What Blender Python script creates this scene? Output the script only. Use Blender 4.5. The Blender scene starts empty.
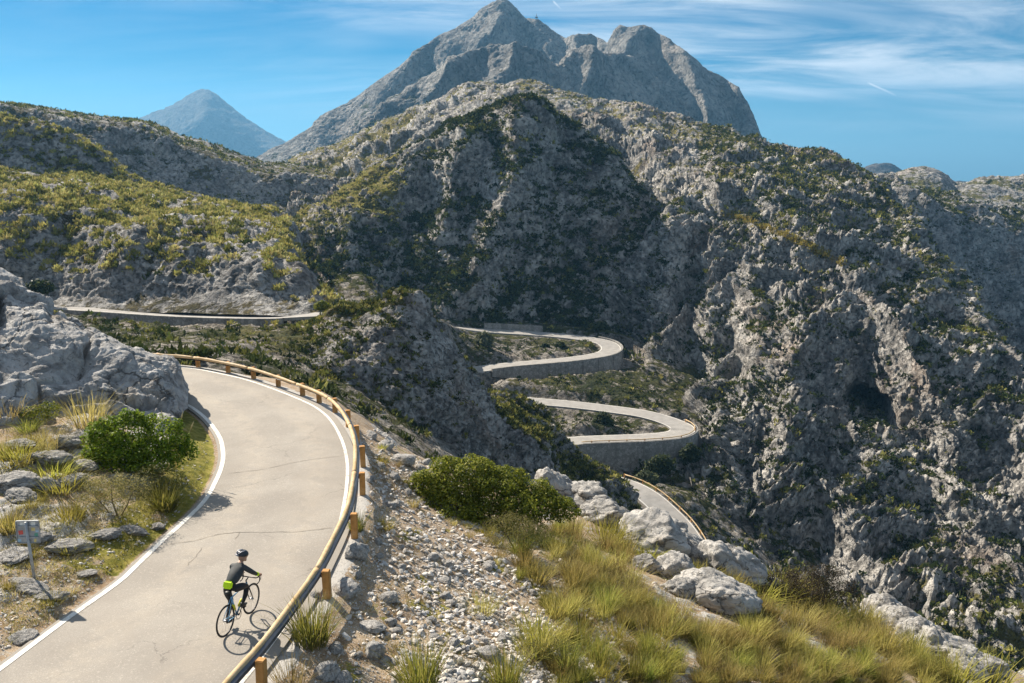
import bpy, bmesh, math, random
import numpy as np
from mathutils import Vector, Matrix, Euler
R = math.radians
sc = bpy.context.scene
COL = sc.collection
rng = np.random.default_rng(7)
random.seed(7)

# ------------------------------------------------------------------ camera
F, CX, CY = 887.0, 512.0, 341.5
PITCH, CAM_H = R(12.0), 9.8
K = CAM_H / 7.7                     # near measurements below were taken for an eye height of 7.7 m
cam = bpy.data.cameras.new('camera')
cam.sensor_width = 36.0
cam.lens = 36.0 * F / 1024.0
cam.clip_start, cam.clip_end = 0.3, 30000.0
cam_o = bpy.data.objects.new('camera', cam)
cam_o.location = (0, 0, CAM_H)
cam_o.rotation_euler = (R(90) - PITCH, 0, 0)
COL.objects.link(cam_o)
sc.camera = cam_o

# ------------------------------------------------------------------ sun, sky, exposure
SUN_EL, SUN_AZ = R(38.0), R(-48.0)          # azimuth from +Y towards +X
SUN_DIR = Vector((math.sin(SUN_AZ) * math.cos(SUN_EL), math.cos(SUN_AZ) * math.cos(SUN_EL), math.sin(SUN_EL)))
sun = bpy.data.lights.new('sun', 'SUN')
sun.energy, sun.angle, sun.color = 5.0, R(0.55), (1.0, 0.90, 0.76)
sun_o = bpy.data.objects.new('sun', sun)
sun_o.rotation_euler = SUN_DIR.to_track_quat('Z', 'Y').to_euler()
sun_o.location = (0, 0, 60)
COL.objects.link(sun_o)

world = bpy.data.worlds.new('World')
sc.world = world
world.use_nodes = True
SKY_STRENGTH = 0.026

class NT:
    """tiny node-tree helper"""
    def __init__(s, tree):
        s.t = tree; s.n = tree.nodes; s.l = tree.links
    def node(s, typ, **kw):
        n = s.n.new(typ)
        for k, v in kw.items():
            if k.startswith('i_'):
                key = k[2:]
                key = int(key) if key.isdigit() else key.replace('_', ' ')
                s.put(n.inputs[key], v)
            else:
                setattr(n, k, v)
        return n
    def put(s, sock, v):
        if isinstance(v, bpy.types.NodeSocket): s.l.new(v, sock)
        elif isinstance(v, bpy.types.Node): s.l.new(v.outputs[0], sock)
        else:
            if isinstance(v, (tuple, list)) and len(v) == 3 and sock.type == 'RGBA': v = (*v, 1)
            sock.default_value = v
    def math(s, op, a, b=None, c=None, clamp=False):
        n = s.n.new('ShaderNodeMath'); n.operation = op; n.use_clamp = clamp
        for i, x in enumerate((a, b, c)):
            if x is not None: s.put(n.inputs[i], x)
        return n.outputs[0]
    def vmath(s, op, a, b=None, scale=None):
        n = s.n.new('ShaderNodeVectorMath'); n.operation = op
        s.put(n.inputs[0], a)
        if b is not None: s.put(n.inputs[1], b)
        if scale is not None: s.put(n.inputs['Scale'], scale)
        return n.outputs['Value'] if op in ('DOT_PRODUCT', 'LENGTH', 'DISTANCE') else n.outputs[0]
    def mix(s, fac, a, b, blend='MIX'):
        n = s.n.new('ShaderNodeMix'); n.data_type = 'RGBA'; n.blend_type = blend
        s.put(n.inputs[0], fac); s.put(n.inputs[6], a); s.put(n.inputs[7], b)
        return n.outputs[2]
    def ramp(s, fac, stops, interp='LINEAR'):
        n = s.n.new('ShaderNodeValToRGB'); n.color_ramp.interpolation = interp
        e = n.color_ramp.elements
        while len(e) < len(stops): e.new(0.5)
        for el, (p, c) in zip(e, stops):
            el.position = p
            el.color = (c, c, c, 1) if isinstance(c, (int, float)) else (*c, 1)
        s.put(n.inputs[0], fac)
        return n.outputs[0]
    def mapr(s, v, a, b, c=0.0, d=1.0, smooth=True):
        n = s.n.new('ShaderNodeMapRange'); n.interpolation_type = 'SMOOTHSTEP' if smooth else 'LINEAR'
        for i, x in enumerate((v, a, b, c, d)): s.put(n.inputs[i], x)
        return n.outputs[0]
    def noise(s, vec, scale, detail=4, rough=0.55, dist=0.0, lac=2.0, typ=None, out=0):
        n = s.n.new('ShaderNodeTexNoise')
        if typ: n.noise_type = typ
        s.put(n.inputs['Vector'], vec)
        for k, v in (('Scale', scale), ('Detail', detail), ('Roughness', rough), ('Distortion', dist), ('Lacunarity', lac)): s.put(n.inputs[k], v)
        return n.outputs[out]

def build_world():
    w = NT(world.node_tree); w.n.clear()
    sky = w.node('ShaderNodeTexSky', sky_type='NISHITA', sun_disc=False, sun_elevation=SUN_EL, sun_rotation=SUN_AZ,
                 altitude=600.0, air_density=1.0, dust_density=0.15, ozone_density=3.0)
    hs = w.node('ShaderNodeHueSaturation', i_Hue=0.485, i_Saturation=1.62, i_Value=1.0, i_Color=w.mix(1.0, sky.outputs[0], (0.38, 0.76, 1.20), 'MULTIPLY'))
    tc = w.node('ShaderNodeTexCoord')
    d = tc.outputs['Generated']
    sep = w.node('ShaderNodeSeparateXYZ'); w.put(sep.inputs[0], d)
    # cirrus: project the direction on a high flat sheet, then stretched noise
    zc = w.math('MAXIMUM', sep.outputs[2], 0.0)
    inv = w.math('DIVIDE', 1.0, w.math('ADD', zc, 0.16))
    pl = w.vmath('SCALE', d, scale=inv)
    mp = w.node('ShaderNodeMapping'); w.put(mp.inputs[0], pl)
    mp.inputs['Rotation'].default_value = (0, 0, R(52)); mp.inputs['Scale'].default_value = (0.55, 1.25, 0.0)
    n1 = w.noise(mp.outputs[0], 1.7, 8, 0.60, 0.7)
    mp2 = w.node('ShaderNodeMapping'); w.put(mp2.inputs[0], pl)
    mp2.inputs['Scale'].default_value = (0.5, 0.9, 0); mp2.inputs['Location'].default_value = (3.1, 1.7, 0)
    n2 = w.noise(mp2.outputs[0], 1.1, 3, 0.5, 0.2)
    c = w.math('MULTIPLY', w.mapr(n1, 0.31, 0.70), w.mapr(n2, 0.27, 0.56))
    fade = w.math('MULTIPLY', w.mapr(sep.outputs[2], 0.0, 0.10), w.math('MAXIMUM', w.mapr(sep.outputs[0], -0.40, 0.12, 0.10, 1.0), w.math('MULTIPLY', w.mapr(sep.outputs[2], 0.12, 0.19), 0.8)))
    c = w.math('MULTIPLY', w.math('MULTIPLY', c, 0.95), fade)
    # contrails: thin great-circle segments
    def trail(a, b, wid, k):
        a = Vector(a).normalized(); b = Vector(b).normalized()
        nrm = a.cross(b).normalized(); t = (b - a).normalized(); m = (a + b).normalized(); half = (b - a).length / 2
        off = w.math('ABSOLUTE', w.vmath('DOT_PRODUCT', d, tuple(nrm)))
        al = w.math('SUBTRACT', w.vmath('DOT_PRODUCT', d, tuple(t)), m.dot(t))
        s0 = w.mapr(off, wid * 0.25, wid, 1, 0)
        s1 = w.mapr(w.math('ABSOLUTE', al), half * 0.5, half, 1, 0)
        s2 = w.mapr(al, -half, half, 1.0, 0.35)
        fwd = w.math('GREATER_THAN', w.vmath('DOT_PRODUCT', d, tuple(m)), 0.0)
        return w.math('MULTIPLY', w.math('MULTIPLY', w.math('MULTIPLY', s0, s1), w.math('MULTIPLY', s2, k)), fwd)
    t1 = trail(ray(862, 80), ray(902, 98), 0.0016, 1.0)
    t2 = trail(ray(551, -1), ray(566, 14), 0.0018, 0.8)
    c = w.math('MAXIMUM', c, w.math('MAXIMUM', t1, t2))
    bw = w.node('ShaderNodeRGBToBW'); w.put(bw.inputs[0], sky.outputs[0])
    pale = w.vmath('SCALE', (0.47, 0.86, 1.18), scale=w.math('MULTIPLY', bw.outputs[0], 1.65))
    low = w.mapr(sep.outputs[2], 0.0, 0.12, 0.62, 0.0)
    base = w.mix(low, hs.outputs[0], pale)
    col = w.mix(c, base, (17, 18, 19))
    bg = w.node('ShaderNodeBackground', i_Color=col, i_Strength=SKY_STRENGTH)
    out = w.node('ShaderNodeOutputWorld'); w.put(out.inputs[0], bg.outputs[0])

sc.view_settings.view_transform = 'Standard'
sc.view_settings.look = 'None'
sc.view_settings.exposure = 1.1
sc.view_settings.gamma = 1.0
sc.cycles.use_denoising = True
sc.cycles.max_bounces = 5
sc.cycles.diffuse_bounces = 3
sc.cycles.transmission_bounces = 4
sc.cycles.transparent_max_bounces = 6
sc.cycles.volume_bounces = 0
sc.render.threads_mode = 'AUTO'

# ------------------------------------------------------------------ measuring helpers
CP, SP = math.cos(PITCH), math.sin(PITCH)
def ray(px, py):
    """direction of a sight line, scaled so that y (distance ahead) is 1"""
    xc, yc = (px - CX) / F, (CY - py) / F
    y = CP + yc * SP
    return np.array([xc / y, 1.0, (yc * CP - SP) / y])
def at(px, py, Y):
    r = ray(px, py)
    return np.array([r[0] * Y, Y, CAM_H + r[2] * Y])
def atz(px, py, z):
    r = ray(px, py)
    return at(px, py, (z - CAM_H) / r[2])
build_world()

# ------------------------------------------------------------------ numpy noise
def _hash(ix, iy, iz, seed):
    h = (ix.astype(np.uint32) * np.uint32(374761393) + iy.astype(np.uint32) * np.uint32(668265263)
         + iz.astype(np.uint32) * np.uint32(2147483647) + np.uint32((seed * 974711 + 12345) & 0xffffffff))
    h = (h ^ (h >> np.uint32(13))) * np.uint32(1274126177)
    h = (h ^ (h >> np.uint32(16))) * np.uint32(2246822519)
    return h ^ (h >> np.uint32(15))
def gnoise(P, seed=0):
    """3-D gradient noise, about -1..1; P is (N,3)"""
    P = P.astype(np.float32)
    i = np.floor(P).astype(np.int32); f = P - i
    u = f * f * f * (f * (f * 6 - 15) + 10)
    res = np.zeros(len(P), np.float32)
    for dx in (0, 1):
        wx = u[:, 0] if dx else 1 - u[:, 0]
        for dy in (0, 1):
            wy = u[:, 1] if dy else 1 - u[:, 1]
            for dz in (0, 1):
                wz = u[:, 2] if dz else 1 - u[:, 2]
                h = _hash(i[:, 0] + dx, i[:, 1] + dy, i[:, 2] + dz, seed)
                gx = (h & np.uint32(1023)).astype(np.float32) / 511.5 - 1
                gy = ((h >> np.uint32(10)) & np.uint32(1023)).astype(np.float32) / 511.5 - 1
                gz = ((h >> np.uint32(20)) & np.uint32(1023)).astype(np.float32) / 511.5 - 1
                res += wx * wy * wz * (gx * (f[:, 0] - dx) + gy * (f[:, 1] - dy) + gz * (f[:, 2] - dz))
    return res * 1.25
def fbm(P, scale, octv=4, rough=0.5, seed=0, ridged=False):
    P = np.asarray(P, np.float32) / scale
    out = np.zeros(len(P), np.float32); a = 1.0; tot = 0
    for o in range(octv):
        n = gnoise(P, seed + o * 17)
        if ridged: n = 1 - 2 * np.abs(n) * 1.6
        out += a * n; tot += a; a *= rough; P = P * 2.03 + 11.7
    return out / tot
def cells(P, scale, seed=0):
    """distance to nearest and second nearest feature point, and a random value of the nearest cell"""
    P = np.asarray(P, np.float32) / scale
    i = np.floor(P).astype(np.int32); f = P - i
    d1 = np.full(len(P), 9, np.float32); d2 = np.full(len(P), 9, np.float32); rv = np.zeros(len(P), np.float32)
    for dx in (-1, 0, 1):
        for dy in (-1, 0, 1):
            for dz in (-1, 0, 1):
                h = _hash(i[:, 0] + dx, i[:, 1] + dy, i[:, 2] + dz, seed)
                x = dx + (h & np.uint32(1023)).astype(np.float32) / 1023 - f[:, 0]
                y = dy + ((h >> np.uint32(10)) & np.uint32(1023)).astype(np.float32) / 1023 - f[:, 1]
                z = dz + ((h >> np.uint32(20)) & np.uint32(1023)).astype(np.float32) / 1023 - f[:, 2]
                d = x * x + y * y + z * z
                c = d < d1
                d2 = np.where(c, d1, np.minimum(d2, d))
                rv = np.where(c, ((h >> np.uint32(7)) & np.uint32(255)).astype(np.float32) / 255, rv)
                d1 = np.where(c, d, d1)
    return np.sqrt(d1), np.sqrt(d2), rv

# ------------------------------------------------------------------ mesh helpers
def mesh_np(name, V, polys, mat=None, smooth=True, attrs=None, cols=None):
    """polys: (n,k) int array or a list of such arrays"""
    me = bpy.data.meshes.new(name)
    V = np.asarray(V, np.float32)
    if not isinstance(polys, list): polys = [polys]
    polys = [np.asarray(p, np.int32) for p in polys if len(p)]
    me.vertices.add(len(V)); me.vertices.foreach_set('co', V.ravel())
    loops = np.concatenate([p.ravel() for p in polys])
    tot = np.concatenate([np.full(len(p), p.shape[1], np.int32) for p in polys])
    start = np.concatenate([[0], np.cumsum(tot)[:-1]]).astype(np.int32)
    me.loops.add(len(loops)); me.loops.foreach_set('vertex_index', loops)
    me.polygons.add(len(tot)); me.polygons.foreach_set('loop_start', start); me.polygons.foreach_set('loop_total', tot)
    me.polygons.foreach_set('use_smooth', np.full(len(tot), smooth, bool))
    me.update(calc_edges=True)
    for k, a in (attrs or {}).items():
        at_ = me.attributes.new(k, 'FLOAT', 'POINT'); at_.data.foreach_set('value', np.asarray(a, np.float32))
    for k, a in (cols or {}).items():
        at_ = me.attributes.new(k, 'FLOAT_COLOR', 'POINT')
        a = np.asarray(a, np.float32)
        if a.shape[1] == 3: a = np.c_[a, np.ones(len(a), np.float32)]
        at_.data.foreach_set('color', a.ravel())
    if mat: me.materials.append(mat)
    return me
def link(name, me, parent=None, loc=None, rot=None):
    o = bpy.data.objects.new(name, me)
    if parent: o.parent = parent
    if loc is not None: o.location = loc
    if rot is not None: o.rotation_euler = rot
    COL.objects.link(o)
    return o
def tag(o, label=None, cat=None, group=None, kind=None):
    if label: o['label'] = label
    if cat: o['category'] = cat
    if group: o['group'] = group
    if kind: o['kind'] = kind
    return o
def empty(name, loc=(0, 0, 0), rot=(0, 0, 0)):
    o = bpy.data.objects.new(name, None); o.location = loc; o.rotation_euler = rot
    o.empty_display_size = 0.2
    COL.objects.link(o); return o
def grid_faces(nv, nu):
    a = np.arange(nv * nu).reshape(nv, nu)
    return np.stack([a[:-1, :-1], a[:-1, 1:], a[1:, 1:], a[1:, :-1]], -1).reshape(-1, 4)
def grid_normals(G):
    du = np.gradient(G, axis=1); dv = np.gradient(G, axis=0)
    n = np.cross(du, dv); n /= np.linalg.norm(n, axis=2, keepdims=True) + 1e-9
    return n
def blur(A, k):
    """box blur along both axes of a 2-D array (run twice)"""
    if k < 1: return A
    for _ in range(2):
        for ax in (0, 1):
            w = [(k, k) if i == ax else (0, 0) for i in range(A.ndim)]
            B = np.pad(A, w, mode='edge'); c = np.cumsum(B, axis=ax)
            z = np.zeros_like(np.take(c, [0], axis=ax))
            c = np.concatenate([z, c], axis=ax); n = A.shape[ax]; m = 2 * k + 1
            hi = np.take(c, np.arange(m, m + n), axis=ax); lo = np.take(c, np.arange(0, n), axis=ax)
            A = (hi - lo) / m
    return A

# mesh builder for small hard objects
class MB:
    def __init__(s): s.v = []; s.f = []; s.sm = []
    def add(s, V, Fs, smooth=False):
        o = len(s.v); s.v += [tuple(map(float, p)) for p in V]
        s.f += [tuple(i + o for i in f) for f in Fs]; s.sm += [smooth] * len(Fs)
    def box(s, c, size, rotz=0.0, M=None, taper=1.0):
        x, y, z = [q / 2 for q in size]
        P = [Vector((sx * x * (taper if sz > 0 else 1), sy * y * (taper if sz > 0 else 1), sz * z)) for sz in (-1, 1) for sx, sy in ((-1, -1), (1, -1), (1, 1), (-1, 1))]
        M = M if M is not None else Matrix.Rotation(rotz, 3, 'Z')
        P = [M @ p + Vector(c) for p in P]
        s.add(P, [(3, 2, 1, 0), (4, 5, 6, 7), (0, 1, 5, 4), (1, 2, 6, 5), (2, 3, 7, 6), (3, 0, 4, 7)])
    def tube(s, pts, r, n=8, cap=True, closed=False, smooth=True, flat=None):
        pts = [Vector(p) for p in pts]; m = len(pts)
        rs = r if isinstance(r, (list, tuple, np.ndarray)) else [r] * m
        V = []; prev = None
        for i, p in enumerate(pts):
            a = pts[(i - 1) % m] if (closed or i > 0) else p
            b = pts[(i + 1) % m] if (closed or i < m - 1) else p
            t = (b - a).normalized()
            if prev is None:
                up = Vector((0, 0, 1)) if abs(t.z) < 0.9 else Vector((1, 0, 0))
                e = t.cross(up).normalized()
            else:
                e = (prev - t * prev.dot(t)).normalized()
            prev = e; g = t.cross(e).normalized()
            for k in range(n):
                th = 2 * math.pi * k / n
                V.append(p + (e * math.cos(th) + g * math.sin(th) * (flat or 1.0)) * rs[i])
        Fs = []
        for i in range(m if closed else m - 1):
            j = (i + 1) % m
            for k in range(n):
                l = (k + 1) % n
                Fs.append((i * n + k, i * n + l, j * n + l, j * n + k))
        if cap and not closed:
            Fs.append(tuple(range(n))[::-1]); Fs.append(tuple((m - 1) * n + k for k in range(n)))
        s.add(V, Fs, smooth)
    def ball(s, c, r, n=10, m=7, M=None):
        r = Vector(r) if hasattr(r, '__len__') else Vector((r, r, r))
        V = []; Fs = []
        for i in range(m + 1):
            ph = math.pi * i / m
            for k in range(n):
                th = 2 * math.pi * k / n
                p = Vector((math.sin(ph) * math.cos(th) * r.x, math.sin(ph) * math.sin(th) * r.y, math.cos(ph) * r.z))
                V.append((M @ p if M is not None else p) + Vector(c))
        for i in range(m):
            for k in range(n):
                l = (k + 1) % n
                Fs.append((i * n + k, (i + 1) * n + k, (i + 1) * n + l, i * n + l))
        s.add(V, Fs, True)
    def mesh(s, name, mat):
        me = bpy.data.meshes.new(name); me.from_pydata(s.v, [], s.f)
        me.polygons.foreach_set('use_smooth', s.sm)
        if mat: me.materials.append(mat)
        me.update(); return me
    def build(s, name, mat, parent=None, loc=None):
        return link(name, s.mesh(name, mat), parent, loc)
# ------------------------------------------------------------------ materials
def new_mat(name, rough=0.9, spec=0.2):
    m = bpy.data.materials.new(name); m.use_nodes = True
    w = NT(m.node_tree); w.n.clear()
    b = w.node('ShaderNodeBsdfPrincipled'); b.inputs['Roughness'].default_value = rough
    b.inputs['Specular IOR Level'].default_value = spec
    o = w.node('ShaderNodeOutputMaterial'); w.l.new(b.outputs[0], o.inputs[0])
    return m, w, b
def plain(name, col, rough=0.6, spec=0.3, metal=0.0, var=0.12, scale=12.0, bump=0.0):
    m, w, b = new_mat(name, rough, spec)
    tc = w.node('ShaderNodeTexCoord').outputs['Object']
    n = w.noise(tc, scale, 5, 0.6)
    f = w.mapr(n, 0.3, 0.7, 1 - var, 1 + var)
    w.put(b.inputs['Base Color'], w.mix(1.0, col, f, 'MULTIPLY'))
    b.inputs['Metallic'].default_value = metal
    if bump:
        bp = w.node('ShaderNodeBump', i_Strength=bump, i_Distance=0.02, i_Height=n)
        w.put(b.inputs['Normal'], bp.outputs[0])
    return m

def limestone(name, unit, veg_cols=None, rock_a=(0.19, 0.185, 0.18), rock_b=(0.46, 0.445, 0.42), stain=0.35, veg_scale=1.0, bump=0.9, crack=0.4, warm=(0.30, 0.19, 0.115), speck=0.0):
    """karst limestone with scrub; `unit` is the size in metres of one block of rock. Point attribute veg: how overgrown it is"""
    m, w, b = new_mat(name, 0.92, 0.12)
    P = w.node('ShaderNodeTexCoord').outputs['Object']
    nb = w.noise(P, 0.9 / unit, 7, 0.68, 0.4)
    nm = w.noise(P, 0.22 / unit, 5, 0.6, 0.3)
    ns = w.noise(P, 0.05 / unit, 4, 0.55)
    mus = w.noise(P, 1.7 / unit, 4, 0.7, 1.2)
    t = w.math('ADD', w.math('MULTIPLY', nb, 0.55), w.math('MULTIPLY', nm, 0.45))
    rock = w.mix(w.mapr(t, 0.36, 0.62), rock_a, rock_b)
    # dark weather streaks and lichen
    rock = w.mix(w.math('MULTIPLY', w.mapr(mus, 0.56, 0.70), 0.55), rock, tuple(c * 0.55 for c in rock_a))
    # pits and solution runnels
    pit = w.noise(P, 2.6 / unit, 5, 0.72, 0.6)
    rock = w.mix(w.math('MULTIPLY', w.mapr(pit, 0.55, 0.63), 0.70), rock, tuple(c * 0.32 for c in rock_a))
    rock = w.mix(w.math('MULTIPLY', w.mapr(pit, 0.34, 0.44, 1, 0), 0.45), rock, tuple(min(1, c * 1.22) for c in rock_b))
    # warm stains
    st = w.math('MULTIPLY', w.mapr(w.noise(P, 0.11 / unit, 5, 0.6, 0.8), 0.54, 0.70), stain)
    rock = w.mix(st, rock, warm)
    if crack:
        vo = w.node('ShaderNodeTexVoronoi', feature='DISTANCE_TO_EDGE')
        dv = w.vmath('ADD', P, w.vmath('SCALE', w.noise(P, 0.7 / unit, 4, 0.6, out=1), scale=unit * 1.6))
        w.put(vo.inputs['Vector'], dv); vo.inputs['Scale'].default_value = 0.42 / unit
        ck = w.math('MULTIPLY', w.mapr(vo.outputs['Distance'], 0.0, 0.09, 1, 0), crack)
        rock = w.mix(ck, rock, (0.055, 0.052, 0.05))
    # scrub
    va = w.node('ShaderNodeAttribute', attribute_name='veg').outputs['Fac']
    cols = veg_cols or [(0.028, 0.036, 0.014), (0.062, 0.066, 0.022), (0.16, 0.135, 0.05)]
    n3 = w.noise(P, 0.62 / unit * veg_scale, 6, 0.66, 0.5)
    n4 = w.noise(P, 0.16 / unit * veg_scale, 3, 0.55)
    n5 = w.noise(P, 1.5 / unit * veg_scale, 4, 0.6, 0.3)
    va = w.math('ADD', va, w.math('MULTIPLY', w.math('SUBTRACT', n5, 0.5), 0.9))
    vm = w.math('ADD', w.math('ADD', w.math('MULTIPLY', w.math('SUBTRACT', n3, 0.5), 1.5), w.math('MULTIPLY', w.math('SUBTRACT', n4, 0.5), 0.9)), va)
    vf = w.mapr(vm, 0.44, 0.60)
    vt = w.math('ADD', w.math('MULTIPLY', w.noise(P, 0.45 / unit * veg_scale, 4, 0.7), 0.6), w.math('MULTIPLY', ns, 0.4))
    dry = w.node('ShaderNodeAttribute', attribute_name='dry').outputs['Fac']
    veg = w.ramp(w.math('ADD', vt, dry), [(0.36, cols[0]), (0.52, cols[1]), (0.72, cols[2])])
    col = w.mix(vf, rock, veg)
    w.put(b.inputs['Base Color'], col)
    hb = w.math('ADD', w.math('SUBTRACT', nb, w.math('MULTIPLY', w.mapr(pit, 0.5, 0.65), 0.35)), w.math('ADD', w.math('MULTIPLY', mus, 0.35), w.math('MULTIPLY', w.math('MULTIPLY', n3, vf), 0.9)))
    bp = w.node('ShaderNodeBump', i_Strength=bump, i_Distance=unit * 0.8, i_Height=hb)
    w.put(b.inputs['Normal'], bp.outputs[0])
    return m

def attr_mat(name, rough=0.9, translucent=0.0, attr='Col', var=0.0, gain=1.0):
    """plants: colour per blade or leaf, some light passing through"""
    m, w, b = new_mat(name, rough, 0.15)
    c = w.node('ShaderNodeAttribute', attribute_name=attr).outputs['Color']
    if var:
        oi = w.node('ShaderNodeObjectInfo')
        hs = w.node('ShaderNodeHueSaturation', i_Color=c)
        w.put(hs.inputs['Hue'], w.mapr(oi.outputs['Random'], 0, 1, 0.5 - var * 0.06, 0.5 + var * 0.06, False))
        w.put(hs.inputs['Value'], w.mapr(oi.outputs['Random'], 0, 1, 1 - var, 1 + var, False))
        c = hs.outputs[0]
    w.put(b.inputs['Base Color'], c)
    if translucent:
        t = w.node('ShaderNodeBsdfTranslucent'); w.put(t.inputs[0], c)
        mx = w.node('ShaderNodeMixShader', i_0=translucent)
        w.l.new(b.outputs[0], mx.inputs[1]); w.l.new(t.outputs[0], mx.inputs[2])
        out = [n for n in w.n if n.type == 'OUTPUT_MATERIAL'][0]
        w.l.new(mx.outputs[0], out.inputs[0])
    return m

M = {}
M['massif'] = limestone('massif limestone', 3.2, stain=0.35, rock_a=(0.135, 0.13, 0.125), rock_b=(0.54, 0.515, 0.475), veg_cols=[(0.028, 0.036, 0.014), (0.075, 0.078, 0.024), (0.21, 0.18, 0.06)])
M['hill'] = limestone('scrub hill limestone', 2.6, stain=0.25, veg_cols=[(0.045, 0.042, 0.018), (0.095, 0.08, 0.035), (0.20, 0.165, 0.075)])
M['canyon'] = limestone('canyon limestone', 3.4, stain=0.5)
M['valley'] = limestone('valley soil', 2.2, rock_a=(0.17, 0.15, 0.125), rock_b=(0.36, 0.33, 0.29), stain=0.3)
M['knoll'] = limestone('knoll limestone', 1.6, stain=0.35, rock_a=(0.12, 0.115, 0.11), rock_b=(0.46, 0.44, 0.41))
M['mountain'] = limestone('mountain limestone', 16.0, stain=0.15, rock_a=(0.13, 0.125, 0.12), rock_b=(0.36, 0.34, 0.31), crack=0.25)
M['farpeak'] = limestone('far peak limestone', 30.0, stain=0.1, rock_a=(0.07, 0.07, 0.07), rock_b=(0.15, 0.145, 0.14), crack=0.0)
M['scrub'] = attr_mat('scrub foliage', 0.95, 0.25)
M['leaf'] = attr_mat('bush leaves', 0.55, 0.45)
M['grass'] = attr_mat('grass blades', 0.7, 0.45, var=0.34)
# ------------------------------------------------------------------ terrain
SURF = {}
def catmull(Cs, n_seg):
    """Cs: list of (nu,3); a smooth surface through them, n_seg[i] rows between curve i and i+1"""
    rows = []; seg = []
    for i in range(len(Cs) - 1):
        p1, p2 = Cs[i], Cs[i + 1]
        p0 = Cs[i - 1] if i > 0 else p1 - (p2 - p1)
        p3 = Cs[i + 2] if i + 2 < len(Cs) else p2 + (p2 - p1)
        last = i == len(Cs) - 2
        for t in np.linspace(0, 1, n_seg[i] + 1)[: None if last else -1]:
            m1, m2 = (p2 - p0) * 0.35, (p3 - p1) * 0.35
            t2, t3 = t * t, t * t * t
            rows.append((2 * t3 - 3 * t2 + 1) * p1 + (t3 - 2 * t2 + t) * m1 + (-2 * t3 + 3 * t2) * p2 + (t3 - t2) * m2)
            seg.append(i + t)
    return np.array(rows), np.array(seg)

def smooth1(a, k):
    if k < 1: return a
    p = np.pad(a, (k, k), mode='edge'); w = np.hanning(2 * k + 3)[1:-1]; w /= w.sum()
    return np.convolve(p, w, 'valid')

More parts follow.
